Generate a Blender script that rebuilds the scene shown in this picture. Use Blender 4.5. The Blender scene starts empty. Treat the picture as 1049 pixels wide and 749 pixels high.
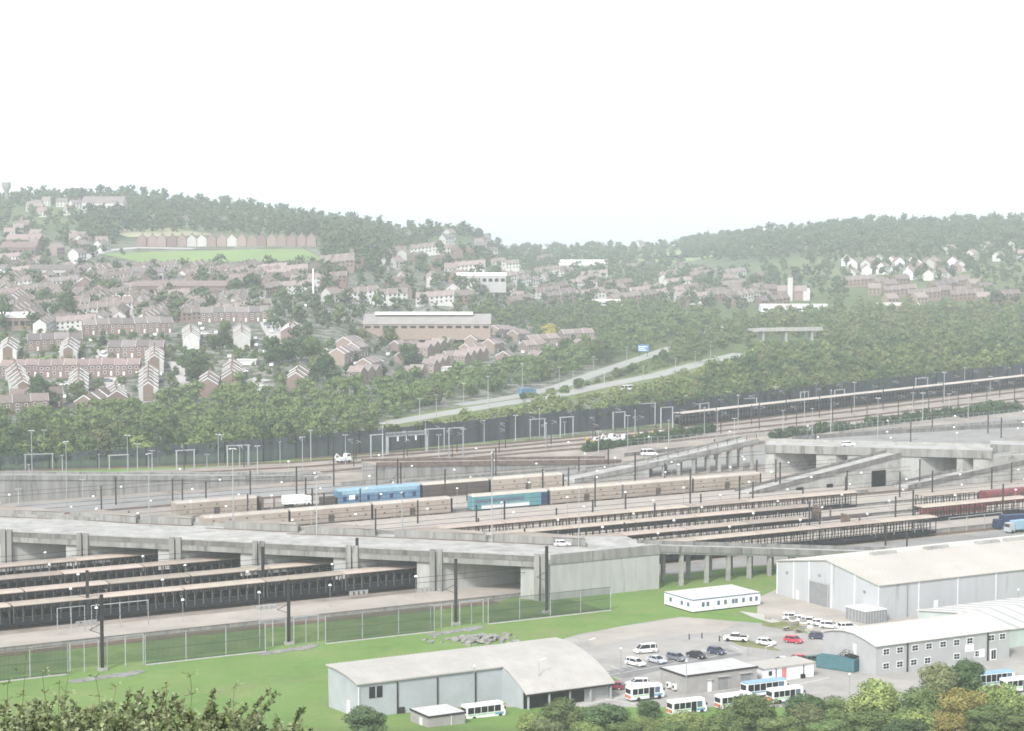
import bpy, math, random
from mathutils import Vector
R = math.radians
rnd = random.Random(11)
scene = bpy.context.scene
COL = scene.collection
HAZE = 0.00017; SKYSTR = 0.15; SKYSAT = 0.25; SUNSTR = 1.8; EXPO = 1.12

# ------------------------------------------------------------------ camera numbers
F = 2350.0; CAMH = 100.0; TH = math.atan((374.5-178)/F)
ct, st = math.cos(TH), math.sin(TH)
def ray(px, py):
    dx = (px-524.5)/F; dy = (374.5-py)/F
    return dx, ct+dy*st, -st+dy*ct
def G(px, py, z=0.0):
    d = ray(px, py); t = (z-CAMH)/d[2]
    return Vector((d[0]*t, d[1]*t, z))
def proj(p):
    zz = p[2]-CAMH; fw = p[1]*ct-zz*st; up = p[1]*st+zz*ct
    return 524.5+F*p[0]/fw, 374.5-F*up/fw
TA = R(30); TX, TY = math.cos(TA), math.sin(TA)
def W(s, c, z=0.0):                      # track grid (s along the tracks, c across) -> world
    return Vector((s*TX-c*TY, s*TY+c*TX, z))
def SC(p): return p[0]*TX+p[1]*TY, -p[0]*TY+p[1]*TX
def GS(px, py, z=0.0): return SC(G(px, py, z))

# ------------------------------------------------------------------ terrain
def lerp_tab(tab, x):
    if x <= tab[0][0]: return tab[0][1:]
    for a, b in zip(tab, tab[1:]):
        if x <= b[0]:
            f = (x-a[0])/(b[0]-a[0])
            return tuple(p+(q-p)*f for p, q in zip(a[1:], b[1:]))
    return tab[-1][1:]
RIDGE = [(-300,201,2600,1350),(0,201,2600,1350),(130,199,2500,1350),(200,209,2450,1350),(270,217,2450,1380),(330,226,2450,1400),(405,234,2450,1450),(430,233,2450,1450),
         (450,229.5,2450,1500),(475,232,2480,1550),(494,242,2550,1750),(515,252,2800,1900),(530,255,3000,2000),(600,255,3200,2000),(700,252,3200,1900),(760,243,3000,1700),
         (800,236,2900,1600),(870,231,2850,1550),(960,229,2850,1550),(1049,228,2850,1550),(1400,226,2850,1550)]
NEAR = [(-80,99.0),(0,97.6),(25,91.5),(60,82.0),(120,63),(250,28),(350,7.5),(400,1.2),(425,0.0),(1e9,0.0)]
def sm(x): x = max(0.0, min(1.0, x)); return x*x*(3-2*x)
def ridge_z(px):
    ry, Yr, Y0 = lerp_tab(RIDGE, px)
    return CAMH-(ry-178)*Yr/F, Yr, Y0
def kn(tab, Y, Yr, rz):
    return lerp_tab(tab+[(max(Yr, tab[-1][0]+50), rz)], Y)[0]
KL = [(0,0),(950,0),(985,2),(1085,12.5),(1300,21),(1600,32),(1900,44)]; KM = [(0,0),(1150,0),(1400,9),(1600,17),(1900,26)]
def terr(X, Y):
    z = lerp_tab(NEAR, Y)[0]
    if Y > 950:
        px = 524.5+F*X/Y
        if Y <= 950 or px > 640: pass
        else:
            rz, Yr, Y0 = ridge_z(px)
            if Y <= Yr:
                zl = kn(KL, Y, Yr, rz) if px < 450 else 0; zm = kn(KM, Y, Yr, 40)*max(0,rz)/40
                zr = 0
                if Y > 1300: f = max(0,(Y-Y0)/(Yr-Y0)); zr = rz*(f*f*(3-2*f))*0.6+rz*f*0.4 if rz > 0 else 0
                z = zm if px > 430 else zl+(zm-zl)*sm((px-330)/100)
                z = z+(zr-z)*sm((px-540)/90)
                return z
    if Y > 1300:
        px = 524.5+F*X/Y
        rz, Yr, Y0 = ridge_z(px)
        if Y <= Yr:
            f = (Y-Y0)/(Yr-Y0)
            f = max(0, f)
            z = rz*(f*f*(3-2*f))*0.6+rz*f*0.4 if rz > 0 else 0
        else:
            z = rz-(Y-Yr)*0.075-0.00003*(Y-Yr)**2
        z = max(z, -75)
    return z
def T(px, py):                            # where the sight line of a pixel meets the terrain
    d = ray(px, py); t = 380.0; pt = t
    while t < 9000:
        if CAMH+d[2]*t <= terr(d[0]*t, d[1]*t):
            a, b = pt, t
            for _ in range(14):
                m = (a+b)/2
                if CAMH+d[2]*m <= terr(d[0]*m, d[1]*m): b = m
                else: a = m
            return Vector((d[0]*b, d[1]*b, terr(d[0]*b, d[1]*b)))
        pt = t; t += 12 if t < 1500 else 20
    return None
def pip(poly, x, y):
    c = False; j = len(poly)-1
    for i in range(len(poly)):
        xi, yi = poly[i]; xj, yj = poly[j]
        if (yi > y) != (yj > y) and x < (xj-xi)*(y-yi)/(yj-yi)+xi: c = not c
        j = i
    return c

# ------------------------------------------------------------------ materials
MATS = {}
def mat(name, col, rough=0.8, var=0.12, scale=0.6, rand=0.0, metal=0.0, col2=None, stain=None, spec=0.1, coord='Object', streak=False, trans=0.0):
    if name in MATS: return MATS[name]
    m = bpy.data.materials.new(name); m.use_nodes = True; nt = m.node_tree; N = nt.nodes; L = nt.links
    b = N['Principled BSDF']; b.inputs['Roughness'].default_value = rough; b.inputs['Metallic'].default_value = metal
    b.inputs['Specular IOR Level'].default_value = spec
    tc = N.new('ShaderNodeTexCoord'); mp = N.new('ShaderNodeMapping'); L.new(tc.outputs[coord], mp.inputs[0])
    if streak: mp.inputs['Scale'].default_value = (1, 1, 0.12)
    nz = N.new('ShaderNodeTexNoise'); nz.inputs['Scale'].default_value = scale; nz.inputs['Detail'].default_value = 5; nz.inputs['Roughness'].default_value = 0.65
    L.new(mp.outputs[0], nz.inputs['Vector'])
    rp = N.new('ShaderNodeValToRGB'); L.new(nz.outputs[0], rp.inputs[0])
    c2 = col2 or tuple(min(1, c*(1+var)) for c in col); c1 = col if col2 else tuple(c*(1-var) for c in col)
    rp.color_ramp.elements[0].position = 0.36; rp.color_ramp.elements[1].position = 0.66
    rp.color_ramp.elements[0].color = (*c1, 1); rp.color_ramp.elements[1].color = (*c2, 1)
    out = rp.outputs[0]
    if stain:
        n2 = N.new('ShaderNodeTexNoise'); n2.inputs['Scale'].default_value = stain[1]; n2.inputs['Detail'].default_value = 6; n2.inputs['Roughness'].default_value = .7
        L.new(mp.outputs[0], n2.inputs['Vector'])
        r2 = N.new('ShaderNodeValToRGB'); L.new(n2.outputs[0], r2.inputs[0]); r2.color_ramp.elements[0].position = stain[2]; r2.color_ramp.elements[1].position = stain[2]+0.16
        mx = N.new('ShaderNodeMix'); mx.data_type = 'RGBA'; L.new(r2.outputs[0], mx.inputs[0]); L.new(out, mx.inputs[6]); mx.inputs[7].default_value = (*stain[0], 1); out = mx.outputs[2]
    if rand:
        oi = N.new('ShaderNodeObjectInfo'); hs = N.new('ShaderNodeHueSaturation'); L.new(out, hs.inputs['Color'])
        mr = N.new('ShaderNodeMapRange'); L.new(oi.outputs['Random'], mr.inputs[0]); mr.inputs[3].default_value = 1-rand; mr.inputs[4].default_value = 1+rand
        L.new(mr.outputs[0], hs.inputs['Value'])
        ml = N.new('ShaderNodeMath'); ml.operation = 'MULTIPLY'; L.new(oi.outputs['Random'], ml.inputs[0]); ml.inputs[1].default_value = 7.31
        fr = N.new('ShaderNodeMath'); fr.operation = 'FRACT'; L.new(ml.outputs[0], fr.inputs[0])
        m2 = N.new('ShaderNodeMapRange'); L.new(fr.outputs[0], m2.inputs[0]); m2.inputs[3].default_value = 0.5-rand*.05; m2.inputs[4].default_value = 0.5+rand*.06
        L.new(m2.outputs[0], hs.inputs['Hue']); out = hs.outputs[0]
    L.new(out, b.inputs['Base Color'])
    if trans: b.inputs['Transmission Weight'].default_value = trans
    MATS[name] = m; return m
M = {}
M['concrete'] = mat('weathered concrete', (.25,.247,.232), .9, .22, .3, stain=((.11,.107,.1),.55,.52), streak=True)
M['concrete_pale'] = mat('pale concrete', (.34,.335,.315), .9, .16, .3, stain=((.18,.175,.16),.35,.55))
M['blockwall'] = mat('pale block wall', (.38,.382,.365), .9, .14, .4, stain=((.25,.255,.23),.4,.56), streak=True)
M['concrete_dark'] = mat('dark stained concrete', (.17,.165,.155), .9, .25, .4, stain=((.08,.078,.072),.5,.52), streak=True)
M['latticesteel'] = mat('grey brown lattice steel', (.11,.1,.098), .8, .25, .8, rand=.2, spec=.05)
M['browns'] = mat('brownish wagon posts', (.055,.045,.042), .7, .3, .8, rand=.25)
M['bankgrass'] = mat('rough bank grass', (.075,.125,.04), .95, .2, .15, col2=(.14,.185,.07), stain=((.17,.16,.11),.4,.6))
M['deck'] = mat('worn deck concrete', (.39,.385,.365), .9, .2, .25, stain=((.25,.245,.23),.12,.54))
M['rust'] = mat('brown weathered steel', (.15,.115,.095), .85, .3, .5)
M['darksteel'] = mat('dark steel', (.022,.022,.026), .9, .3, .8, rand=.25, spec=.03)
M['maststeel'] = mat('dark grey mast steel', (.05,.045,.045), .9, .2, .8, rand=.3, spec=.03)
M['galv'] = mat('galvanised steel', (.33,.345,.355), .5, .15, .6, rand=.2, spec=.4)
M['roof_tan'] = mat('tan wagon roof', (.41,.35,.295), .8, .12, .3, rand=.22, stain=((.3,.24,.2),.25,.6))
M['tan_side'] = mat('tan wagon side', (.33,.285,.24), .7, .12, .25, rand=.12, stain=((.25,.2,.17),.3,.6))
M['tan_roof2'] = mat('pale wagon roof', (.46,.415,.365), .8, .1, .25, rand=.08)
M['brown_side'] = mat('brown wagon side', (.09,.073,.065), .7, .2, .4)
M['platform'] = mat('pinkish platform paving', (.385,.35,.31), .9, .1, .12, stain=((.29,.27,.245),.08,.55), coord='Object')
M['apron'] = mat('grey apron concrete', (.27,.267,.255), .9, .12, .06, stain=((.2,.197,.187),.05,.52))
M['ballast'] = mat('tan ballast', (.31,.275,.24), .95, .22, .08, stain=((.2,.175,.15),.05,.55))
M['sleepers'] = mat('dark track bed', (.145,.12,.1), .95, .2, .3)
M['railsteel'] = mat('rusty rail', (.17,.12,.09), .5, .2, 1)
M['tarmac'] = mat('car park tarmac', (.34,.328,.308), .9, .14, .1, stain=((.43,.4,.36),.06,.54))
M['tarmac_d'] = mat('dark bay tarmac', (.225,.22,.215), .9, .15, .2)
M['gravel'] = mat('sandy gravel', (.38,.35,.31), .95, .14, .08, stain=((.46,.43,.39),.05,.58))
M['roadpale'] = mat('pale road', (.44,.43,.41), .9, .08, .05)
M['motorway'] = mat('motorway surface', (.33,.335,.31), .9, .08, .03)
M['paint'] = mat('white road paint', (.75,.75,.73), .8, .1, 1)
M['kerb'] = mat('kerb concrete', (.45,.44,.41), .9, .1, 1)
M['clad'] = mat('pale grey metal cladding', (.43,.44,.447), .55, .06, .15, stain=((.27,.27,.26),.3,.57), streak=True)
M['clad_d'] = mat('grey office cladding', (.4,.405,.4), .6, .06, .3)
M['clad_b'] = mat('blue grey cladding', (.39,.415,.435), .55, .08, .2, stain=((.2,.2,.2),.12,.64))
M['flash'] = mat('pale flashing', (.66,.67,.68), .6, .05, .5)
M['roof_cream'] = mat('cream metal roof', (.44,.42,.38), .7, .06, .08, stain=((.4,.37,.33),.12,.56))
M['roof_white'] = mat('off white metal roof', (.58,.565,.53), .7, .06, .12, stain=((.47,.455,.42),.1,.58))
M['roof_vault'] = mat('dull ribbed vault roof', (.43,.415,.39), .7, .1, .2, stain=((.36,.35,.33),.3,.55))
M['white'] = mat('white paint', (.78,.79,.79), .5, .05, .5)
M['white_d'] = mat('grubby white wall', (.66,.67,.66), .7, .08, .4)
M['bluetrim'] = mat('slate blue trim', (.12,.17,.25), .6, .1, 1)
M['greyblock'] = mat('grey blockwork', (.33,.32,.305), .9, .1, .5)
M['roof_flat'] = mat('flat felt roof', (.52,.52,.505), .9, .1, .2, stain=((.4,.4,.39),.2,.55))
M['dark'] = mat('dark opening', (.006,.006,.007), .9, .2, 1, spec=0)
M['glass'] = mat('dark window glass', (.02,.023,.027), .15, .2, 1, spec=.3)
M['glass_b'] = mat('bluish window glass', (.1,.15,.2), .12, .2, 1, spec=.5)
M['door_grey'] = mat('grey door', (.24,.245,.25), .6, .1, 1)
M['pink'] = mat('pink red door', (.6,.2,.22), .6, .1, 1)
M['teal'] = mat('teal container paint', (.07,.16,.18), .6, .12, .6)
M['tealwag'] = mat('teal wagon paint', (.1,.25,.275), .5, .15, .3)
M['bluewag'] = mat('blue wagon paint', (.1,.19,.29), .5, .2, .25, stain=((.2,.32,.42),.5,.54))
M['bluewag_top'] = mat('light blue wagon paint', (.25,.39,.48), .5, .12, .3)
M['navy'] = mat('navy lorry paint', (.03,.045,.1), .5, .1, .5)
M['maroon'] = mat('maroon wagon paint', (.2,.06,.065), .6, .15, .3)
M['rubber'] = mat('tyre rubber', (.025,.025,.026), .9, .1, 1)
M['stone'] = mat('broken concrete slab', (.31,.3,.28), .95, .2, 1, rand=.2)
M['busgreen'] = mat('bus pale green band', (.38,.55,.36), .5, .1, 1)
M['busblue'] = mat('bus blue band', (.17,.32,.46), .5, .1, 1)
M['orange'] = mat('orange rear panel', (.55,.22,.13), .5, .1, 1)
M['yellow'] = mat('yellow machine paint', (.62,.42,.08), .5, .1, 1)
M['signblue'] = mat('blue sign face', (.09,.2,.42), .5, .05, 1)
M['lamp'] = mat('white lamp dome', (.88,.88,.87), .4, .02, 1)
M['redlight'] = mat('red lamp lens', (.4,.02,.02), .3, .1, 1)
M['meshgreen'] = mat('dark green fence wire', (.05,.075,.06), .7, .1, 1)
M['barrier'] = mat('dark slate acoustic barrier', (.05,.062,.073), .8, .3, .35, streak=True)
M['trunk'] = mat('bark', (.1,.085,.065), .95, .2, 2)
# town
M['brick'] = mat('brown brick', (.2,.15,.125), .9, .1, 1, rand=.18)
M['brick_pink'] = mat('pinkish brick', (.26,.205,.175), .9, .1, 1, rand=.14)
M['brick_red'] = mat('red brick', (.21,.155,.14), .9, .1, 1, rand=.14)
M['verge'] = mat('pale verge trim', (.4,.395,.385), .8, .1, 1)
M['render'] = mat('pale rendered wall', (.46,.455,.435), .9, .08, .6, rand=.15)
M['tile_brown'] = mat('brown roof tiles', (.18,.15,.138), .9, .16, .8, rand=.22)
M['tile_grey'] = mat('grey roof slates', (.185,.165,.158), .9, .14, .8, rand=.25)
M['tile_pink'] = mat('pinkish roof tiles', (.25,.205,.19), .9, .14, .8, rand=.16)
M['tile_red'] = mat('red roof tiles', (.24,.185,.172), .9, .14, .8, rand=.16)
M['tile_school'] = mat('grey brown sheet roof', (.3,.285,.27), .8, .1, .2)
M['tile_pale'] = mat('pale roof sheets', (.62,.62,.6), .8, .1, .4, rand=.1)
M['sea'] = mat('sea water', (.08,.13,.16), .25, .1, .001, spec=.5)

def leafmat(name, a, b, rand=.22, sc=.5):
    return mat(name, a, .8, 0, sc, rand=rand, col2=b, spec=.05)
M['leaf_mid'] = leafmat('mid green leaves', (.062,.098,.038), (.145,.19,.072))
M['leaf_dark'] = leafmat('dark green leaves', (.037,.062,.03), (.088,.125,.056))
M['leaf_light'] = leafmat('light green leaves', (.1,.145,.05), (.21,.26,.095))
M['leaf_olive'] = leafmat('olive leaves', (.092,.112,.048), (.175,.195,.085))
M['leaf_autumn'] = leafmat('orange tinged leaves', (.115,.11,.04), (.23,.19,.075))
M['leaf_yellow'] = leafmat('yellow leaves', (.3,.25,.05), (.42,.36,.1))
M['near_mid'] = leafmat('near mid green leaves', (.085,.13,.05), (.21,.275,.11), .2, .9)
M['near_dark'] = leafmat('near dark green leaves', (.055,.09,.042), (.13,.185,.085), .2, .9)
M['near_light'] = leafmat('near light green leaves', (.14,.19,.06), (.31,.37,.14), .18, .9)
M['near_olive'] = leafmat('near olive leaves', (.11,.13,.06), (.22,.24,.12), .2, .9)
M['near_autumn'] = leafmat('near orange tinged leaves', (.16,.16,.055), (.34,.27,.1), .2, .6)
M['leaf_far'] = leafmat('far woodland leaves', (.045,.07,.035), (.105,.135,.065), 0, .02)
M['leaf_shrub'] = leafmat('grey green shrub leaves', (.09,.12,.058), (.19,.225,.12), .22, 1.5)
M['leaf_tip'] = leafmat('pale shrub tips', (.19,.225,.115), (.3,.335,.195), .2, 1.5)
M['seedhead'] = leafmat('brown seed heads', (.13,.12,.07), (.21,.19,.11), .2, 3)

def ground_material():
    m = bpy.data.materials.new('ground cover'); m.use_nodes = True; nt = m.node_tree; N = nt.nodes; L = nt.links
    b = N['Principled BSDF']; b.inputs['Roughness'].default_value = .95; b.inputs['Specular IOR Level'].default_value = .1
    g = N.new('ShaderNodeNewGeometry'); sp = N.new('ShaderNodeSeparateXYZ'); L.new(g.outputs['Position'], sp.inputs[0])
    def noise(sc, det=5, rough=.6):
        n = N.new('ShaderNodeTexNoise'); n.inputs['Scale'].default_value = sc; n.inputs['Detail'].default_value = det; n.inputs['Roughness'].default_value = rough
        L.new(g.outputs['Position'], n.inputs['Vector']); return n.outputs[0]
    def ramp(src, els):
        r = N.new('ShaderNodeValToRGB'); L.new(src, r.inputs[0]); e = r.color_ramp.elements
        while len(e) < len(els): e.new(.5)
        for x, (p, c) in zip(e, els): x.position = p; x.color = (*c, 1)
        return r.outputs[0]
    def mix(f, a, bb):
        x = N.new('ShaderNodeMix'); x.data_type = 'RGBA'; L.new(f, x.inputs[0]); L.new(a, x.inputs[6]); L.new(bb, x.inputs[7]); return x.outputs[2]
    def rng(src, a, c):
        r = N.new('ShaderNodeMapRange'); L.new(src, r.inputs[0]); r.inputs[1].default_value = a; r.inputs[2].default_value = c; return r.outputs[0]
    lawn = ramp(noise(.045, 10, .78), [(.32, (.1,.18,.05)), (.46, (.14,.235,.065)), (.56, (.165,.25,.075)), (.7, (.23,.27,.115))])
    dry = ramp(noise(.035, 9, .8), [(.5, (0,0,0)), (.64, (1,1,1))])
    lawn = mix(rng(dry, 0, 1.6), lawn, ramp(noise(.5), [(.3, (.17,.19,.08)), (.7, (.27,.25,.14))]))
    rough = ramp(noise(.9, 6, .7), [(.3, (.07,.09,.035)), (.5, (.12,.15,.055)), (.72, (.2,.2,.1))])
    town = ramp(noise(.11, 8, .8), [(.38, (.05,.075,.04)), (.48, (.095,.115,.07)), (.54, (.22,.21,.195)), (.66, (.36,.35,.33))])
    far = ramp(noise(.006, 6, .6), [(.35, (.07,.1,.045)), (.5, (.12,.155,.07)), (.7, (.2,.215,.12))])
    c = mix(rng(sp.outputs[1], 395, 408), rough, lawn)
    scrub = ramp(noise(.16, 8, .75), [(.34, (.055,.085,.035)), (.5, (.095,.13,.05)), (.62, (.15,.175,.075)), (.74, (.24,.235,.15))])
    town = mix(rng(sp.outputs[0], 30, 70), town, scrub)
    c = mix(rng(sp.outputs[1], 800, 900), c, town)
    c = mix(rng(sp.outputs[1], 1750, 2050), c, far)
    L.new(c, b.inputs['Base Color'])
    bp = N.new('ShaderNodeBump'); bp.inputs['Strength'].default_value = .5; bp.inputs['Distance'].default_value = .3; L.new(noise(1.2), bp.inputs['Height']); L.new(bp.outputs[0], b.inputs['Normal'])
    return m

# ------------------------------------------------------------------ mesh builder
class MB:
    def __init__(s): s.v = []; s.f = []; s.mi = []
    def add(s, vs, fs, mi=0):
        o = len(s.v); s.v += [tuple(v) for v in vs]; s.f += [tuple(i+o for i in f) for f in fs]; s.mi += [mi]*len(fs); return s
    def box(s, x0, x1, y0, y1, z0, z1, mi=0):
        return s.add([(x0,y0,z0),(x1,y0,z0),(x1,y1,z0),(x0,y1,z0),(x0,y0,z1),(x1,y0,z1),(x1,y1,z1),(x0,y1,z1)],
              [(0,3,2,1),(4,5,6,7),(0,1,5,4),(1,2,6,5),(2,3,7,6),(3,0,4,7)], mi)
    def prism(s, poly, z0, z1, mi=0):      # poly: counter-clockwise xy; z1 a number or one per corner
        n = len(poly); zt = z1 if isinstance(z1, (list, tuple)) else [z1]*n; zb = z0 if isinstance(z0, (list, tuple)) else [z0]*n
        vs = [(p[0],p[1],zb[i]) for i, p in enumerate(poly)]+[(p[0],p[1],zt[i]) for i, p in enumerate(poly)]
        return s.add(vs, [tuple(range(n-1,-1,-1)), tuple(range(n,2*n))]+[(i,(i+1)%n,n+(i+1)%n,n+i) for i in range(n)], mi)
    def xprof(s, prof, x0, x1, mi=0):      # profile in (y,z), extruded along x
        n = len(prof); vs = [(x0,y,z) for y, z in prof]+[(x1,y,z) for y, z in prof]
        return s.add(vs, [tuple(range(n-1,-1,-1)), tuple(range(n,2*n))]+[(i,(i+1)%n,n+(i+1)%n,n+i) for i in range(n)], mi)
    def yprof(s, prof, y0, y1, mi=0, y0t=None, y1t=None):      # profile in (x,z), extruded along y
        n = len(prof); vs = [(x,y0,z) for x, z in prof]+[(x,y1,z) for x, z in prof]
        return s.add(vs, [tuple(range(n)), tuple(range(2*n-1,n-1,-1))]+[(i,n+i,n+(i+1)%n,(i+1)%n) for i in range(n)], mi)
    def bar(s, a, b, w, d=None, mi=0):
        a = Vector(a); b = Vector(b); t = (b-a).normalized(); d = d or w
        u = t.cross(Vector((0,0,1)));  u = Vector((1,0,0)) if u.length < 1e-4 else u.normalized()
        k = u.cross(t).normalized()
        vs = [p+u*(w/2*i)+k*(d/2*j) for p in (a, b) for i, j in ((-1,-1),(1,-1),(1,1),(-1,1))]
        return s.add(vs, [(0,3,2,1),(4,5,6,7),(0,1,5,4),(1,2,6,5),(2,3,7,6),(3,0,4,7)], mi)
    def tube(s, a, b, r0, r1=None, n=8, mi=0):
        a = Vector(a); b = Vector(b); r1 = r0 if r1 is None else r1; t = (b-a).normalized()
        u = t.cross(Vector((0,0,1)));  u = Vector((1,0,0)) if u.length < 1e-4 else u.normalized()
        k = u.cross(t); vs = []
        for p, r in ((a, r0), (b, r1)):
            for i in range(n):
                q = 2*math.pi*i/n; vs.append(p+u*(r*math.cos(q))+k*(r*math.sin(q)))
        return s.add(vs, [tuple(range(n-1,-1,-1)), tuple(range(n,2*n))]+[(i,(i+1)%n,n+(i+1)%n,n+i) for i in range(n)], mi)
    def dome(s, c, r, h, n=10, mi=0):
        rows = [(1,0),(.86,.5),(.5,.86)]; vs = []
        for rr, hh in rows:
            for i in range(n):
                q = 2*math.pi*i/n; vs.append((c[0]+r*rr*math.cos(q), c[1]+r*rr*math.sin(q), c[2]+h*hh))
        vs.append((c[0],c[1],c[2]+h)); fs = [tuple(range(n-1,-1,-1))]
        for k in range(2): fs += [(k*n+i,k*n+(i+1)%n,(k+1)*n+(i+1)%n,(k+1)*n+i) for i in range(n)]
        fs += [(2*n+i,2*n+(i+1)%n,3*n) for i in range(n)]
        return s.add(vs, fs, mi)
    def sheet(s, pts, mi=0): return s.add(pts, [tuple(range(len(pts)))], mi)
    def build(s, name, m, parent=None, smooth=False):
        me = bpy.data.meshes.new(name); me.from_pydata(s.v, [], s.f)
        ms = m if isinstance(m, (list, tuple)) else [m]
        for x in ms: me.materials.append(x)
        if len(ms) > 1: me.polygons.foreach_set('material_index', s.mi)
        if smooth: me.polygons.foreach_set('use_smooth', [True]*len(me.polygons))
        me.update()
        o = bpy.data.objects.new(name, me); COL.objects.link(o)
        if parent: o.parent = parent
        return o

ALL = []
def tag(o, label=None, cat=None, group=None, kind=None):
    if label: o['label'] = label
    if cat: o['category'] = cat
    if group: o['group'] = group
    if kind: o['kind'] = kind
    return o
def thing(name, label, cat, loc=(0,0,0), rz=0.0, group=None):
    o = bpy.data.objects.new(name, None); COL.objects.link(o); o.empty_display_size = .5
    o.location = loc; o.rotation_euler = (0,0,rz); return tag(o, label, cat, group)
def struct(o): o['kind'] = 'structure'; return o
KIDS = {}
def kids(o):
    k = o.name
    if k not in KIDS: KIDS[k] = [c for c in o.children]
    return KIDS[k]
def copy_tree(o, loc=None, rz=None, label=None, group=None, scale=None, parent=None):
    c = o.copy(); COL.objects.link(c); c.parent = parent
    if loc is not None: c.location = loc
    if rz is not None: c.rotation_euler = (0,0,rz)
    if scale is not None: c.scale = scale if isinstance(scale, (tuple, list)) else (scale,)*3
    if label: c['label'] = label
    if group: c['group'] = group
    for k in kids(o): copy_tree(k, parent=c)
    return c
class Proto:                              # the first use moves the thing itself, later uses copy it and its parts
    def __init__(s, o): s.o = o; s.used = False; o.location = (0,0,-500)
    def put(s, loc, rz=0, label=None, group=None, scale=None):
        if s.used: return copy_tree(s.o, loc, rz, label, group, scale if scale is not None else 1.0)
        s.used = True; o = s.o; kids(o)
        for k in o.children: kids(k)
        o.location = loc; o.rotation_euler = (0,0,rz)
        if scale is not None: o.scale = scale if isinstance(scale, (tuple, list)) else (scale,)*3
        if label: o['label'] = label
        if group: o['group'] = group
        return o
ONES = ['first','second','third','fourth','fifth','sixth','seventh','eighth','ninth','tenth','eleventh','twelfth','thirteenth','fourteenth','fifteenth','sixteenth','seventeenth','eighteenth','nineteenth']
TENS = {20:'twent',30:'thirt',40:'fort',50:'fift',60:'sixt',70:'sevent',80:'eight',90:'ninet'}
def ordn(i):                              # 1 -> first
    if i < 20: return ONES[i-1]
    if i > 99: return 'hundred-and-'+ordn(i-100) if i > 100 else 'hundredth'
    t, u = i//10*10, i % 10
    return TENS[t]+('ieth' if u == 0 else 'y-'+ONES[u-1])
def fromleft(i, n):                       # place in a row of n, counted from its nearer end
    if n == 1: return 'only one'
    if i == 0: return 'leftmost'
    if i == n-1: return 'rightmost'
    return ordn(i+1)+' from left' if i < n/2 else ordn(n-i)+' from right'
WSC = True
def sheet(name, pxs, z, m, rz=None):
    b = MB(); b.sheet([G(x, y, 0)+Vector((0,0,z)) for x, y in pxs]); o = b.build(name, m); return struct(o)
# ================================================================== ground, sea, haze, sky
def build_ground():
    ys = [-80,-40,-15,0,8,16,25,35,45,60,75,90,105,120,150,185,215,250,285,320,350,370,385,400,412,425,440,600,760,900]+list(range(915,1330,15))
    y = 1330
    while y < 4200: ys.append(y); y += 30
    while y < 6200: ys.append(y); y += 150
    nu = 110; b = MB(); vs = []
    for Y in ys:
        for i in range(nu+1):
            u = -0.55+1.1*i/nu; X = u*(max(Y,0)*.75+420)
            vs.append((X, Y, terr(X, Y)))
    fs = []
    for r in range(len(ys)-1):
        for i in range(nu):
            a = r*(nu+1)+i; fs.append((a,a+1,a+nu+2,a+nu+1))
    b.add(vs, fs); o = b.build('ground', ground_material(), smooth=True); struct(o)
    s = MB(); s.sheet([(-60000,3000,-62),(60000,3000,-62),(60000,90000,-62),(-60000,90000,-62)]); struct(s.build('sea', M['sea']))
build_ground()

def add_haze(density):
    b = MB(); b.box(-65000,65000,-300,95000,-80,122)
    m = bpy.data.materials.new('haze air'); m.use_nodes = True; nt = m.node_tree; nt.nodes.clear()
    out = nt.nodes.new('ShaderNodeOutputMaterial'); v = nt.nodes.new('ShaderNodeVolumePrincipled')
    v.inputs['Color'].default_value = (.905,.963,1.0,1); v.inputs['Density'].default_value = density; v.inputs['Anisotropy'].default_value = 0.0
    nt.links.new(v.outputs[0], out.inputs['Volume'])
    o = b.build('haze', m); tag(o, 'pale bluish haze filling the air over the valley', 'haze', kind='stuff')
add_haze(HAZE)

# ================================================================== rail yard sheets (setting)
def wsheet(name, scs, z, m):
    b = MB(); b.sheet([W(s, c, z) for s, c in scs]); return struct(b.build(name, M[m]))
wsheet('rail_yard_ground', [(40,461),(262,461),(290,478),(345,471),(470,471),(900,520),(900,840),(640,786),(520,752),(430,738),(322,724),(225,735),(40,735)], .004, 'ballast')
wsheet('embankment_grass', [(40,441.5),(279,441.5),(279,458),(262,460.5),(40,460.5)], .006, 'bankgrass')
wsheet('service_road', [(215,645),(330,640),(560,640),(760,700),(760,712),(640,672),(560,655),(330,660),(215,660)], .008, 'apron')
wsheet('service_apron', [(160,661),(333,661),(333,664),(205,676),(160,676)], .008, 'apron')
wsheet('service_apron', [(391,639),(560,656),(700,690),(700,720),(520,690),(470,664),(400,664)], .009, 'apron')
wsheet('service_apron', [(310,472),(345,472),(480,472),(480,484),(310,484)], .008, 'apron')
def track(pts, name='railway_track'):
    sl = MB(); ra = MB()
    for (x0,y0), (x1,y1) in zip(pts, pts[1:]):
        d = Vector((x1-x0,y1-y0,0)).normalized(); n = Vector((-d.y,d.x,0)); a = Vector((x0,y0,0)); e = Vector((x1,y1,0))
        sl.prism([tuple((a-n*1.5)[:2]),tuple((e-n*1.5)[:2]),tuple((e+n*1.5)[:2]),tuple((a+n*1.5)[:2])], .01, .16)
        for k in (-.75,.75): ra.bar(a+n*k+Vector((0,0,.24)), e+n*k+Vector((0,0,.24)), .1, .16)
    o = struct(sl.build(name, M['sleepers'])); r = ra.build('rails', M['railsteel'], o); return o
for c, s0, s1 in ((461.5,90,262),(488,90,440),(504,90,600),(521,90,600),(537.5,90,620),(556,90,560),(561.5,90,470),(588,120,640),(618,120,520),(647,150,330)):
    track([W(s0,c)[:2], W(s1,c)[:2]])
def pxline(pts, off=0): return [tuple(G(x,y)[:2]) for x, y in pts]
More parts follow.
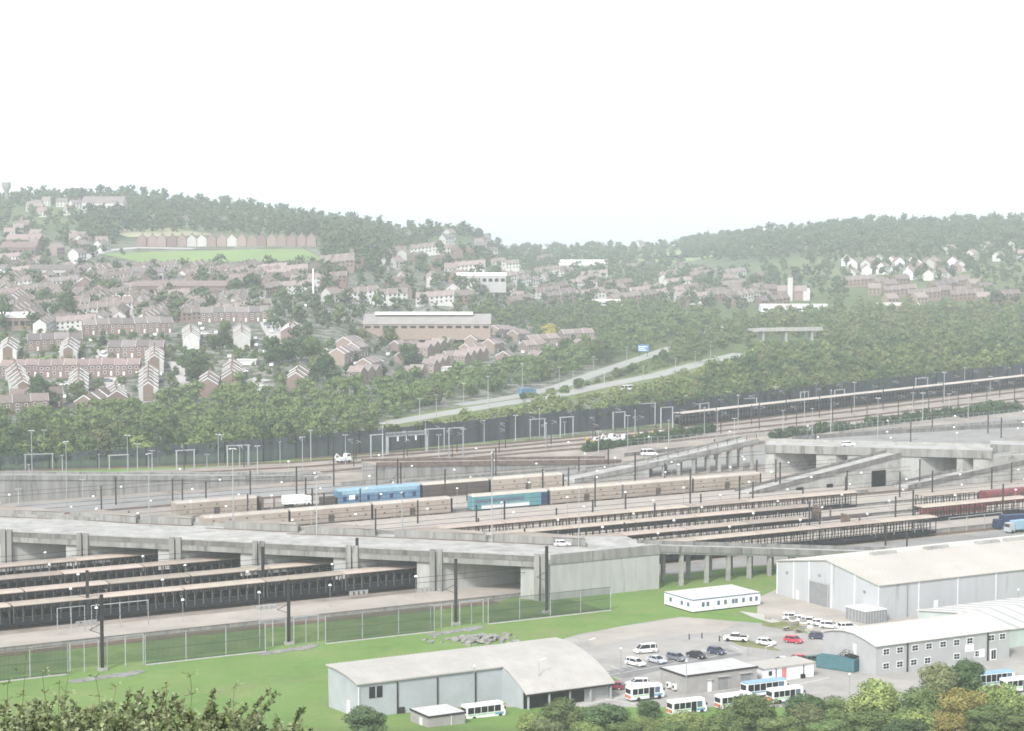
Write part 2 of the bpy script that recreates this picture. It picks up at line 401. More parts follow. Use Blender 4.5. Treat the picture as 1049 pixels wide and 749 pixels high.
LOOPS = [[(-20,484),(300,474),(520,458),(690,442),(870,422),(1049,401),(1150,389)],[(150,487),(320,478),(520,462),(690,447),(870,428),(1049,408),(1150,396)],
         [(330,484),(520,466),(690,452),(800,440),(900,428),(1049,412),(1150,401)],[(300,471),(520,454.5),(690,438.5),(870,418),(1049,397),(1150,385)]]
for l in LOOPS: track(pxline(l))

# ================================================================== platforms
def platform(label, c0, c1, s0, s1, z=1.0):
    t = thing('platform', label, 'platform', W(s0,c0), TA, 'platforms between the shuttle tracks')
    w = c1-c0
    MB().box(0,s1-s0,.01,w-.01,0,z-.02).build('edge_wall', M['concrete'], t)
    MB().box(-.1,s1-s0+.1,-.15,w+.15,z-.019,z+.06).build('paving', M['platform'], t)
platform('long pinkish platform nearest the green slope, running under the concrete overbridge', 464.5, 476.5, 95, 300)
platform('platform between the two nearest rows of lattice wagons', 491, 501.5, 95, 455)
platform('platform between the second and third rows of lattice wagons', 507, 518, 95, 520)
platform('platform between the third and farthest rows of lattice wagons', 524, 535, 95, 540)
platform('pale platform strip just beyond the farthest row of lattice wagons', 540.5, 553, 95, 540)
platform('pale empty platform in front of the train of closed tan wagons', 564, 584.5, 95, 455)
platform('platform between the two trains of closed tan wagons', 592, 615, 120, 470)

# ================================================================== main overbridge
A1 = Vector((8.1,532.8,0)); B1 = Vector((-128.7,571.2,0)); FD = (A1-B1).normalized(); NB = Vector((-FD.y,FD.x,0)); TV = Vector((TX,TY,0))
B1x = B1-FD*45
br = thing('overbridge', 'wide grey concrete overbridge with stained parapet across the shuttle platforms', 'bridge')
def P2(v): return (v[0], v[1])
DW = 27.0
deckpoly = [P2(B1x), P2(A1), P2(W(305,457.2)), P2(W(309,478)), P2(W(292,486)), P2(A1+NB*DW-FD*2), P2(B1x+NB*DW)]
MB().prism(deckpoly, 8.5, 9.6).build('deck', M['deck'], br)
pb = MB(); o3 = Vector((0,0,0))
pb.prism([P2(B1x-NB*.5), P2(A1-NB*.5), P2(A1), P2(B1x)], 7.9, 10.5)
pb.prism([P2(B1x+NB*DW), P2(A1+NB*DW-FD*2), P2(A1+NB*(DW+.4)-FD*2), P2(B1x+NB*(DW+.4))], 8.3, 10.5)
pb.build('parapet', M['concrete'], br)
MB().prism([P2(B1x-NB*.75), P2(A1-NB*.75), P2(A1+NB*.1), P2(B1x+NB*.1)], 10.501, 10.68).build('coping', M['concrete_pale'], br)
MB().prism([P2(B1x-NB*.62), P2(A1-NB*.62), P2(A1-NB*.503), P2(B1x-NB*.503)], 9.3, 10.5).build('parapet_panel', M['concrete_dark'], br)
for k_ in (9, 18, DW-.8):  # added beams that keep light out of the bays under the deck
    MB().prism([P2(B1x+NB*k_), P2(A1+NB*k_-FD*2), P2(A1+NB*(k_+.7)-FD*2), P2(B1x+NB*(k_+.7))], 6.6, 8.495).build('bay_shade_beam', M['concrete_dark'], br)
def on_front(px):                         # point of the front edge under a picture column
    lo, hi = -60.0, 200.0
    for _ in range(50):
        m = (lo+hi)/2; q = B1+FD*m
        if proj((q.x,q.y,9))[0] < px: lo = m
        else: hi = m
    return B1+FD*m
for px in (12,90,185,270,366,452,559):
    p = on_front(px); q = p-FD*6.2
    L_ = 32 if px < 500 else 26
    MB().prism([P2(p+NB*.35), P2(p+NB*.35+TV*L_), P2(q+NB*.35+TV*L_), P2(q+NB*.35)], 0, 8.48).build('abutment_wall', M['blockwall'], br)
    for k in (-1.9, -.15):
        a = p+FD*k
        MB().prism([P2(a-NB*1.15-FD*.65), P2(a-NB*1.15+FD*.65), P2(a-NB*.51+FD*.65), P2(a-NB*.51-FD*.65)], 0, 11.1).build('pier', M['concrete'], br)
# wing wall beside the last bay
ww = MB(); a = W(274.5,457.4); e = W(305,457.2); n = Vector((TY,-TX,0))
ww.prism([P2(a+n*.1), P2(e+n*.1), P2(e-n*.6), P2(a-n*.6)], 0, 8.49); ww.build('wing_wall', M['blockwall'], br)
ww = MB(); ww.prism([P2(a+n*.35), P2(e+n*.35), P2(e-n*.05), P2(a-n*.05)], 8.5, 10.8); ww.build('wing_parapet', M['concrete'], br)
# islands between the ramp mouths at the back of the deck
ISL = [(-40,66,528,532),(72,139,532,536.5),(146,196,536.5,539),(229,305,542,545.5),(312,384,547.5,550),(404,498,551,555),(505,600,555.5,560)]
for i, (x0,x1,y0,y1) in enumerate(ISL):
    a = G(x0,y0,9.6); e = G(x1,y1,9.6); t = thing('ramp_island', 'low walled concrete island, %s at the back of the main overbridge deck' % fromleft(i,len(ISL)), 'island', a, math.atan2(e.y-a.y,e.x-a.x), 'islands on the overbridge deck')
    L_ = (e-a).length
    MB().prism([(0,0),(L_,0),(L_*.93,4.5),(L_*.3,6)], .0, [2.1,1.7,1.7,2.1]).build('wall', M['concrete'], t)
    MB().prism([(.4,.3),(L_*.97,.3),(L_*.91,4.2),(L_*.31,5.6)], 1.9, [2.14,1.85,1.85,2.14]).build('gravel_top', M['ballast'], t)
    MB().prism([(-L_*.25,-.5),(L_*1.02,-.5),(L_*1.02,-.02),(-L_*.2,-.02)], 0, .16).build('kerb', M['rust'], t)
# exit ramp on columns to the right
def ramp(label, s0, z0, s1, z1, c0, c1, solid=True, cols=None, thick=1.1, col='concrete', top='deck', par=.9, name='ramp_viaduct'):
    t = thing(name, label, 'ramp', W(s0,c0), TA); L_ = s1-s0; w = c1-c0
    if solid: MB().prism([(0,0),(L_,0),(L_,w),(0,w)], 0, [z0-.05,z1-.05,z1-.05,z0-.05]).build('retaining_wall', M['concrete_pale' if z0 < z1 else 'concrete'], t)
    else: MB().prism([(0,0),(L_,0),(L_,w),(0,w)], [z0-thick,z1-thick,z1-thick,z0-thick], [z0-.05,z1-.05,z1-.05,z0-.05]).build('deck_slab', M['concrete_pale'], t)
    MB().prism([(0,.05),(L_,.05),(L_,w-.05),(0,w-.05)], [z0-.04,z1-.04,z1-.04,z0-.04], [z0,z1,z1,z0]).build('road_surface', M[top], t)
    for y in (-.3, w):
        MB().prism([(0,y),(L_,y),(L_,y+.3),(0,y+.3)], [z0-.6,z1-.6,z1-.6,z0-.6], [z0+par,z1+par,z1+par,z0+par]).build('parapet', M[col], t)
    for s in cols or []:
        z = z0+(z1-z0)*(s-s0)/L_-thick
        for y in (.6, w-1.2): MB().box(s-s0-.45,s-s0+.45,y-.3,y+.5,0,z-.01).build('column', M['concrete_pale'], t)
    return t
ramp('pale concrete exit ramp on square columns, sloping down behind the large grey warehouse', 305.2, 9.6, 385, 1.2, 457.3, 467, False, [312,319.5,326,332.3,338.5,345,352])
RAMP1 = ramp('straight solid concrete ramp climbing to the far bridge between two trains', 416, .9, 476, 9.6, 573.5, 581, col='concrete_dark')
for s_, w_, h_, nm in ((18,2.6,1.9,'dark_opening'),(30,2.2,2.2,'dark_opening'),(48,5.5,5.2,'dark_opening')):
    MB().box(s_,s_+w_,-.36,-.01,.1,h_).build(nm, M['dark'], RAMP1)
ramp('concrete ramp climbing at the edge of frame to the far bridge, beside red brown wagons', 470, .6, 558, 9.6, 562.8, 570, col='concrete_dark')
ramp('grey ramp on close columns rising to the left end of the far bridge', 415, 3.9, 459, 9.6, 628, 637.5, False, [421,427,433,439,443.5,448,452.5,457])
ramp('low solid approach ramp with railing leading up to the columned ramp', 386, .7, 414.8, 3.87, 628, 637.5)
ramp('long grey retaining ramp along the far edge of the apron, highest at its left end', 150, 12, 322, .3, 677, 687, True, name='retaining_ramp')
ramp('dark topped stub ramp with a blunt upright end wall beyond the blue wagon', 333, 5.3, 428, .4, 665.5, 676, True, top='ballast', col='rust', name='stub_ramp')

# ================================================================== far overbridge
A2 = Vector((144.9,740.9,0)); B2 = Vector((83.8,754.4,0)); F2 = (A2-B2).normalized(); N2 = Vector((-F2.y,F2.x,0)); A2x = A2+F2*11
b2 = thing('overbridge', 'far concrete overbridge with two dark bays below its road deck', 'bridge')
MB().prism([P2(B2-F2*1), P2(A2x), P2(A2x+N2*20), P2(B2-F2*1+N2*20)], 8.4, 9.6).build('deck', M['deck'], b2)
MB().prism([P2(B2-F2*1-N2*.4), P2(A2x-N2*.4), P2(A2x), P2(B2-F2*1)], 8.0, 10.6).build('parapet', M['concrete'], b2)
MB().prism([P2(B2-F2*1+N2*20), P2(A2x+N2*20), P2(A2x+N2*20.4), P2(B2-F2*1+N2*20.4)], 8.0, 10.4).build('parapet', M['concrete_pale'], b2)
A3 = A2x+N2*17; A3x = A3+F2*75
MB().prism([P2(A3-F2*1), P2(A3x), P2(A3x+N2*20), P2(A3-F2*1+N2*20)], 8.39, 9.59).build('deck', M['deck'], b2)
MB().prism([P2(A3-F2*1-N2*.4), P2(A3x-N2*.4), P2(A3x-N2*.01), P2(A3-F2*1-N2*.01)], 7.9, 10.7).build('parapet', M['concrete'], b2)
MB().prism([P2(A3+NB*.3), P2(A3x+NB*.3), P2(A3x+NB*1.3), P2(A3+NB*1.3)], 0, 8.37).build('abutment_wall', M['concrete'], b2)
def on_front2(px):
    lo, hi = -20.0, 200.0
    for _ in range(50):
        m = (lo+hi)/2; q = B2+F2*m
        if proj((q.x,q.y,5))[0] < px: lo = m
        else: hi = m
    return B2+F2*m
for x0, x1 in ((784,793),(836,856),(868,943),(980,986),(997,1012)):
    p, q = on_front2(x0), on_front2(x1)
    MB().prism([P2(p+N2*.2), P2(q+N2*.2), P2(q+N2*.2+TV*26), P2(p+N2*.2+TV*26)], 0, 8.38).build('abutment_wall', M['concrete_pale' if x0 != 868 else 'blockwall'], b2)

# ================================================================== wagons
def lattice_wagon(roof, dense):
    t = thing('lattice_wagon', 'x', 'wagon', group='open lattice shuttle wagons'); L_ = 19.6
    f = MB(); f.box(-L_/2,L_/2,-1.9,1.9,.95,1.3); f.box(-L_/2,L_/2,-1.98,-1.9,.8,2.3 if dense else 1.45); f.box(-L_/2,L_/2,1.9,1.98,.8,2.3 if dense else 1.45)
    f.build('underframe', M['darksteel'], t)
    r = MB(); r.xprof([(-2.75,5.25),(2.75,5.25),(2.8,5.38),(1.4,5.56),(-1.4,5.56),(-2.8,5.38)], -L_/2, L_/2); r.build('roof', M[roof], t)
    if dense: MB().box(-L_/2+.1,L_/2-.1,-.9,.9,1.301,3.6).build('dark_core', M['dark'], t)  # added black core standing in for the shade inside the wagon
    for y in (-1.95, 1.95):
        g = MB(); n = 9; w = .26 if dense else .24
        for i in range(n+1):
            x = -L_/2+.15+(L_-.3)*i/n; g.box(x-w/2,x+w/2,y-.06,y+.06,1.3,5.25)
            if dense and i < n:
                x2 = -L_/2+.15+(L_-.3)*(i+1)/n
                g.bar((x,y,2.3),(x+.9,y,5.2),.12,.06) if i % 2 else g.bar((x,y,5.2),(x+.9,y,2.3),.12,.06)
            elif i < n and i % 3 == 0: g.bar((x,y,1.45),(x+.8,y,5.2),.16,.06); g.bar((x+1.6,y,1.45),(x+.8,y,5.2),.16,.06)
        g.box(-L_/2,L_/2,y-.05,y+.05,2.5,2.64); g.box(-L_/2,L_/2,y-.07,y+.07,4.95,5.25)
        g.build('side_lattice', M['latticesteel' if dense else 'browns'], t)
    for x in (-6.6,6.6):
        bo = MB(); bo.box(x-1.8,x+1.8,-1.1,1.1,.45,.95)
        for dx in (-.95,.95):
            for y in (-.78,.78): bo.tube((x+dx,y-.07,.78),(x+dx,y+.07,.78),.42,n=10)
        bo.build('bogie', M['darksteel'], t)
    return Proto(t)
LW = {('roof_tan',True): lattice_wagon('roof_tan', True), ('roof_tan',False): lattice_wagon('roof_tan', False), ('tan_roof2',True): lattice_wagon('tan_roof2', True)}
RN = {487.5:'nearest', 503.3:'second', 521:'third', 537.5:'farthest'}
gaps = {487.5:[(425,999)], 503.3:[(396,417),(474,999)], 521:[(399,423),(462,999)], 537.5:[(447,999)]}
for c, rn in RN.items():
    run = []; s = 100+{487.5:3,503.3:11,521:6,537.5:15}[c]
    while s < 470:
        if not any(a < s+9 and s-9 < b for a, b in gaps[c]): run.append(s)
        s += 20.2
    vis = [s for s in run if proj(W(s+9,c,5))[0] > 0]
    left = [s for s in vis if s < 262]; right = [s for s in vis if s >= 262]
    for s in vis:
        if s < 262: lab = 'dark lattice wagon left of the main overbridge, %s in the %s row' % (fromleft(left.index(s),len(left)), rn)
        else: lab = 'open lattice wagon right of the main overbridge, %s in the %s row' % (fromleft(right.index(s),len(right)), rn)
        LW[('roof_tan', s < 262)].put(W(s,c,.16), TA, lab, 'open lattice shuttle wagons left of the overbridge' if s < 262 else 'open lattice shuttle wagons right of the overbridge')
# overhead wires
for c, s0, s1 in ((461.5,95,270),(487.5,95,440),(503.3,95,600),(521,95,600),(537.5,95,600),(561.5,95,470),(588,120,640),(618,120,520),(647,150,330)):
    o = MB(); o.bar(W(s0,c,6.4), W(s1,c,6.4), .09); o.bar(W(s0,c,7.6), W(s1,c,7.6), .08); o = o.build('contact_wire', M['darksteel'])
    tag(o, 'overhead wire pair above the track %s' % {461.5:'beside the green slope',487.5:'of the nearest wagon row',503.3:'of the second wagon row',521:'of the third wagon row',537.5:'of the farthest lattice row',561.5:'at the empty pale platform',588:'of the train with the teal wagon',618:'of the train with the blue wagon',647:'beyond the closed trains'}[c], 'wire', 'overhead wires')
# long train on the far loop line
pl = [Vector((*p,0)) for p in pxline([(694,437.5),(870,417),(1049,396.5),(1180,380)])]
d = 10.0; i = 0; seg = 0; spots = []
cum = [0]
for a, b in zip(pl, pl[1:]): cum.append(cum[-1]+(b-a).length)
while d < cum[-1]-8:
    while d > cum[seg+1]: seg += 1
    a, b = pl[seg], pl[seg+1]; u = (b-a).normalized(); q = a+u*(d-cum[seg])
    if proj(q)[0] < 1060: spots.append((q, math.atan2(u.y,u.x)))
    d += 20.2
for i, (q, rz) in enumerate(spots):
    LW[('tan_roof2',True)].put(q+Vector((0,0,.16)), rz, 'dark lattice wagon with pale roof, %s in the long train before the woods' % fromleft(i,len(spots)), 'wagons of the long train on the far loop')

def closed_wagon(side, roof, L_, h=5.4, deco=None):
    t = thing('closed_wagon', 'x', 'wagon')
    b = MB(); b.xprof([(-1.95,1.0),(1.95,1.0),(2.0,1.3),(2.0,h-.5),(-2.0,h-.5),(-2.0,1.3)], -L_/2, L_/2); b.build('body', M[side], t)
    r = MB(); r.xprof([(-2.02,h-.49),(2.02,h-.49),(1.75,h-.1),(.9,h+.12),(-.9,h+.12),(-1.75,h-.1)], -L_/2, L_/2); r.build('roof', M[roof], t)
    if deco == 'windows':
        w = MB()
        for z in (2.2, 3.9):
            for i in range(5):
                x = -L_/2+2.6+(L_-5.2)*i/4+(.9 if z < 3 else 0); w.box(x-.28,x+.28,-2.03,2.03,z,z+.4)
        w.build('windows', M['brown_side'], t)
        w = MB(); w.box(-.9,.9,-2.035,2.035,1.2,3.2); w.build('door', M['brown_side'], t)
    if deco == 'stripes':
        w = MB(); w.box(-L_/2+1,L_/2-1,-2.03,2.03,h-1.5,h-.55); w.build('light_band', M['bluewag_top'], t)
        w = MB()
        for i in range(7):
            x = -L_/2+2+(L_-4)*i/6; w.box(x-.6,x+.6,-2.04,2.04,1.9,3.3)
        w.build('dark_panel', M['navy'], t)
        w = MB(); w.box(-L_/2+3.4,-L_/2+5.4,-2.05,2.05,2.3,3.6); w.build('white_panel', M['white'], t)
    if deco == 'teal':
        w = MB(); w.box(-L_/2+.6,L_/2*.35,-2.03,2.03,2.9,4.1); w.build('dark_panel', M['glass_b'], t)
        w = MB(); w.box(-L_/2+2.5,L_/2*.5,-2.04,2.04,1.15,2.3); w.build('white_panel', M['white_d'], t)
        w = MB(); w.box(L_/2-2.2,L_/2+.02,-2.045,2.045,1.2,4.6); w.build('dark_end', M['navy'], t)
    e = MB(); e.box(L_/2,L_/2+.75,-1.75,1.75,1.0,h-.4); e.build('gangway', M['dark'], t)
    for x in (-L_*.34,L_*.34):
        bo = MB(); bo.box(x-1.8,x+1.8,-1.2,1.2,.4,.99)
        for dx in (-.95,.95):
            for y in (-.78,.78): bo.tube((x+dx,y-.07,.78),(x+dx,y+.07,.78),.42,n=10)
        bo.build('bogie', M['darksteel'], t)
    return Proto(t)
CW = closed_wagon('tan_side', 'tan_roof2', 25.2, deco='windows')
TEAL = closed_wagon('tealwag', 'tan_roof2', 25.2, deco='teal'); BLUE = closed_wagon('bluewag', 'bluewag_top', 27.5, deco='stripes'); BRN = closed_wagon('brown_side', 'tan_roof2', 23, deco=None)
g = 'wagons of the two closed trains'
nA = [253,279,305,364.5,390.5,416.5]
for i, s in enumerate(nA):
    if s < 330: lab = 'closed tan wagon with small windows, %s left of the teal wagon' % ['third','second','first'][i]
    else: lab = 'closed tan wagon with small windows, %s right of the teal wagon' % ['first','second','third'][i-3]
    CW.put(W(s,588,.16), TA, lab, g)
TEAL.put(W(338,588,.16), TA, 'teal and white shuttle wagon in the nearer closed train', g)
CW.put(W(256.5,618,.16), TA, 'closed tan wagon just left of the flat wagon carrying a white lorry', g)
BLUE.put(W(309.5,618,.16), TA, 'bright blue wagon with light blue band and dark side panels', g)
BRN.put(W(335.8,618,.16), TA, 'dark brown wagon with pale roof behind the nearer train, right of the blue wagon', g)
CW.put(W(361.5,618,.16), TA, 'closed tan wagon at the right end of the farther train', g)
# open loading wagon with lorry, dark loader, maroon wagons
def flat_wagon(loc, label, L_=22):
    t = thing('flat_wagon', label, 'wagon', loc, TA)
    MB().box(-L_/2,L_/2,-1.9,1.9,.9,1.25).build('deck', M['brown_side'], t)
    for x in (-L_*.36,L_*.36):
        bo = MB(); bo.box(x-1.6,x+1.6,-1.1,1.1,.35,.89); bo.build('bogie', M['darksteel'], t)
    e = MB(); e.box(-L_/2,-L_/2+.4,-1.9,1.9,1.26,5); e.box(-L_/2+3.6,-L_/2+4,-1.9,-1.5,1.26,4.4); e.build('end_frame', M['rust'], t)
    return t
flat_wagon(W(282,618,.16), 'open flat loading wagon with upright end frame between tan and blue wagons')
flat_wagon(W(408,504,.16), 'empty dark flat loading wagon in the gap of the second row', 19)
flat_wagon(W(411,521,.16), 'empty dark flat loading wagon in the gap of the third row', 19)
def lorry(loc, rz, label, cab, box, L_=9.0, h=3.4):
    t = thing('lorry', label, 'lorry', loc, rz)
    MB().box(-L_/2,L_/2-2.2,-1.22,1.22,.95,h).build('cargo_box', M[box], t)
    MB().yprof([(L_/2-2,.5),(L_/2,.5),(L_/2+.02,1.5),(L_/2-.25,2.9),(L_/2-2,2.95)], -1.15, 1.15).build('cab', M[cab], t)
    MB().yprof([(L_/2-.2,1.75),(L_/2-.02,1.75),(L_/2-.2,2.65),(L_/2-.38,2.65)], -1.05, 1.05).build('windscreen', M['glass'], t)
    for x in (-L_/2+1.2,-L_/2+2.5,L_/2-1.2):
        for y in (-1.0,1.0): MB().tube((x,y-.15,.5),(x,y+.15,.5),.5,n=12).build('wheel', M['rubber'], t)
    return t
lorry(W(283,618,1.42), TA, 'white lorry standing on the flat wagon beside the blue wagon', 'white', 'white', 9)
lorry(W(294,618,.16), TA, 'dark grey lorry at the left end of the blue wagon', 'darksteel', 'brown_side', 6.5)
def maroon_wagon(s, c, label, h):
    t = thing('van_wagon', label, 'wagon', W(s,c,.16), TA, 'maroon wagons at the edge of frame')
    MB().xprof([(-1.9,1.0),(1.9,1.0),(1.95,h-.6),(1.2,h),(-1.2,h),(-1.95,h-.6)], -11, 11).build('body', M['maroon'], t)
    w = MB()
    for i in range(4): w.box(-8+i*5,-6.2+i*5,-1.99,1.99,1.5,h-1)
    w.build('side_panel', M['brown_side'], t)
    MB().box(-10.9,10.9,-1.7,1.7,.5,.98).build('underframe', M['darksteel'], t)
maroon_wagon(475, 521, 'maroon closed wagon at the right end of the third row, touching the frame edge', 4.9)
maroon_wagon(445, 512.5, 'low dull maroon wagon on the platform side below the third row roofs', 3.4)
lorry(W(443,486), R(200), 'navy blue lorry at the right frame edge beyond the warehouse', 'navy', 'navy', 10, 4)
lorry(W(440,480), R(210), 'small light blue lorry at the right frame edge beside the navy lorry', 'clad_b', 'bluewag_top', 7)

# ================================================================== masts, lamps, portals
def mast_proto(h, m, name, plinth=True):
    t = thing(name, 'x', 'mast')
    MB().prism([(-.3,-.25),(.3,-.25),(.3,.25),(-.3,.25)], 0, h).build('post', M[m], t)
    if plinth: MB().box(-.9,.9,-.7,.7,0,.55).build('plinth', M['concrete_pale'], t)
    a = MB(); a.bar((0,0,h*.62),(-2.6,0,h*.55),.1); a.bar((0,0,h*.48),(-2.6,0,h*.55),.1); a.build('cantilever_arm', M[m], t)
    return Proto(t)
CM = mast_proto(14.5, 'maststeel', 'catenary_mast')
DM = [(105,607,687),(296,592,660),(467,571,640),(560,558,628),(90,583,638),(80,554,590),(181,542,581),(269.5,559,614),(366,550,604),(304,477,520),(342,453,500),(407.5,469,513),
      (456,480,527),(556,480,517),(609.6,488,523),(650.5,463,511),(707,480,524),(771,493,530),(670.6,515,545),(570,520,542),(866,488,522),(935,501,545),(955,482,508),(942,470,498),
      (1027,495,537),(799,473,506),(794.5,470,504),(1036,473,498),(839.5,524,558),(907,537,560),(929,545,562),(320,500,532),(332,505,534),(488,517,542),(428,512,540),(187,490,519),(177,490,520),(505,462,497),(955,421,440),(1012,420,445)]
DM += [(x, y-30+i%3*4, y) for i, (x, y) in enumerate(tuple(proj(W(s,c)) ) for c, s0, s1, ds in ((513,300,470,31),(545,230,520,37),(562,240,460,41),(604,225,470,36),(640,230,400,33),(655,240,600,44)) for s in range(s0,s1,ds))]
DM.sort()
for i, (x, yt, yb) in enumerate(DM):
    p = G(x,yb); h = (yb-yt)*p.y/F
    k_ = 1 if yb > 575 else .62; CM.put(p, TA+R(rnd.uniform(-5,5)), 'dark steel catenary mast, %s of the dark masts in the yard' % fromleft(i,len(DM)), 'dark catenary masts in the rail yard', (k_,k_,h/14.5))
def white_mast():
    t = thing('light_mast', 'x', 'mast')
    MB().tube((0,0,0),(0,0,14),.17,.1,8).build('pole', M['galv'], t)
    b = MB(); b.box(-.7,.7,-.05,.05,13.9,14.0); b.box(-1.0,-.5,-.18,.18,13.78,13.9); b.box(.5,1.0,-.18,.18,13.78,13.9); b.build('lamp_head', M['flash'], t)
    return Proto(t)
WM = white_mast()
WL = [(33,440,491),(45.5,440,470),(68.5,451,518),(64,466,487),(131,445,492),(141,454,487),(101.5,468,480),(153,463,539),(156,461,486),(161.5,464,477),(19,505,517),(85,491,512),(224,444,491),(227,445,470),
  (239,458,534),(245.5,456,479),(254,456,477),(264,456,495),(287,452,478),(310,447,485),(318.5,440,473),(324.5,487,548),(354,445,476),(392,433,473),(412,503,551),(496,430,454),(504,461,556),(436,430,462),
  (449.5,445,469),(474.5,439,468),(528,425,452),(559.5,433,463),(552.5,418,448),(578.5,432,446),(593,498,560),(643,425,461),(650.5,420,448),(667,448,461),(702,405,425),(721.6,417,448),(734.7,420,450),
  (746,401,424),(756,404,443),(752,428,460),(774.6,408,420),(794.5,396,418),(802,420,441),(824,402,434),(832,418,448),(836,392,415),(851,399,446),(875,391,427),(899,407,456),(902,385,405),(935,402,427),
  (945,402,438),(967,381,415),(972,403,427),(988,376,398),(991.5,404,438),(1014,385,417),(1046,378,395),(30,484,491),(212,466,480),(613,441,470),(685,430,455)]
WL.sort()
for i, (x, yt, yb) in enumerate(WL):
    z = 9.6 if (yb > 530 and x < 610) else 0
    p = G(x,yb,z); h = (yb-yt)*p.y/F
    WM.put(p, TA+R(rnd.uniform(-60,60)), 'thin pale lighting mast, %s of the pale masts around the tracks' % fromleft(i,len(WL)), 'pale lighting masts around the yard', (1,1,max(.35,h/14)))
PT = [(26,54,466,482),(112,131,467,481),(181,199,462,481),(233,255,457,478),(380,392,446,470),(460,474.5,439,468),(436,455,440,462),(543,558,430,450),(574,587,428,448),(628,640,423,440),(655,671,414,436),(677,689,418,440),
      (717,726,414,430),(757,775,409,424),(820,828,402,420),(855,865,400,416),(938,950,388,404)]
for i, (x0,x1,yt,yb) in enumerate(PT):
    a = G(x0,yb); e = G(x1,yb-1.0); h = (yb-yt)*a.y/F; L_ = (e-a).length
    t = thing('portal_frame', 'pale steel portal over the far tracks, %s of the pale portals' % fromleft(i,len(PT)), 'portal', a, math.atan2(e.y-a.y,e.x-a.x), 'pale portals over the far tracks')
    for x in (0,L_): MB().box(x-.17,x+.17,-.17,.17,0,h).build('post', M['galv'], t)
    MB().box(-.4,L_+.4,-.15,.15,h+.001,h+.35).build('beam', M['galv'], t)
def post_proto():
    t = thing('catenary_post', 'x', 'mast'); MB().box(-.13,.13,-.13,.13,0,9).build('post', M['maststeel'], t)
    a = MB(); a.bar((0,0,8.2),(3.2,0,8.0),.1); a.bar((0,0,6.9),(3.2,0,8.0),.08); a.bar((3.2,0,8.0),(3.2,0,7.2),.07); a.build('cantilever_arm', M['galv'], t); return Proto(t)
CP = post_proto(); CPL = []
for pts, off in (([(20,477),(300,468),(520,452),(690,437),(870,414),(1049,393)],0),([(150,484),(320,475),(520,459),(690,444),(870,424),(1049,404)],7),([(340,480),(520,463),(690,449),(880,430),(1049,410)],3)):
    P_ = [G(*p) for p in pts]; d = 6+off
    for a, e in zip(P_, P_[1:]):
        L_ = (e-a).length
        while d < L_: CPL.append((a+(e-a)*(d/L_), math.atan2(e.y-a.y,e.x-a.x))); d += 21
        d -= L_
CPL.sort(key=lambda q: proj(q[0])[0])
for i, (q, rz) in enumerate(CPL): CP.put(q, rz+math.pi/2*(1 if i % 2 else -1), 'slim grey catenary post with cantilever arm by the far loop tracks, %s' % fromleft(i,len(CPL)), 'catenary posts along the far loop tracks', (1,1,rnd.uniform(.85,1.15)))
# signal gantry
a = G(396,466); e = G(438,463); L_ = (e-a).length; t = thing('signal_gantry', 'pale lattice signal gantry spanning the tracks before the dark barrier', 'gantry', a, math.atan2(e.y-a.y,e.x-a.x))
h = 6.4
for x in (.3,L_-.3): MB().box(x-.25,x+.25,-.6,.6,0,h).build('leg', M['galv'], t)
b = MB(); n = 10
for z in (h,h+1.3):
    for y in (-.6,.6): b.box(0,L_,y-.08,y+.08,z,z+.18)
for i in range(n+1):
    for y in (-.6,.6):
        b.box(L_*i/n-.06,L_*i/n+.06,y-.06,y+.06,h,h+1.3)
        if i < n: b.bar((L_*i/n,y,h),(L_*(i+1)/n,y,h+1.3),.09)
b.build('truss', M['galv'], t)
for i in range(3): MB().box(L_*(.25+.22*i)-.3,L_*(.25+.22*i)+.3,-.8,-.65,h-1.7,h).build('signal_head', M['white_d'], t)
# platform lamps: white domes on thin poles
def lamp_proto():
    t = thing('platform_lamp', 'x', 'lamp')
    MB().tube((0,0,0),(0,0,5.0),.07,.05,6).build('pole', M['galv'], t)
    MB().dome((0,0,4.95),.4,.42).build('lamp_dome', M['lamp'], t)
    return Proto(t)
PL = lamp_proto()
LR = {470.5:('the nearest platform',108,296,19.5),496:('the platform behind the nearest lattice row',100,420,23),512.5:('the platform behind the second lattice row',108,470,24),529:('the platform behind the third lattice row',104,500,24),
      547:('the pale strip beyond the farthest lattice row',180,520,23),566:('the front edge of the empty pale platform',190,455,22),582:('the back edge of the empty pale platform',215,440,27),598:('the front of the platform between the closed trains',200,460,25),
      612:('the back of the platform between the closed trains',190,455,28),626:('the track side beyond the closed trains',190,540,26),644:('the service road',200,620,30),659:('the far edge of the service road',210,680,33),690:('the tracks beyond the service road',240,640,36)}
for c, (nm, s0, s1, ds) in LR.items():
    ps = []; s = s0
    while s < s1:
        p = W(s+rnd.uniform(-2,2), c+rnd.uniform(-.5,.5), 1.06 if c < 620 else .01); x = proj(p)[0]
        if -5 < x < 1055 and not (c < 560 and 252 < s < 300): ps.append(p)
        s += ds
    for i, p in enumerate(ps):
        if c in (547,566) : p.z = .02 if c == 547 and False else p.z
        PL.put(p, rnd.uniform(0,6), 'white domed lamp, %s along %s' % (fromleft(i,len(ps)), nm), 'white domed platform lamps')
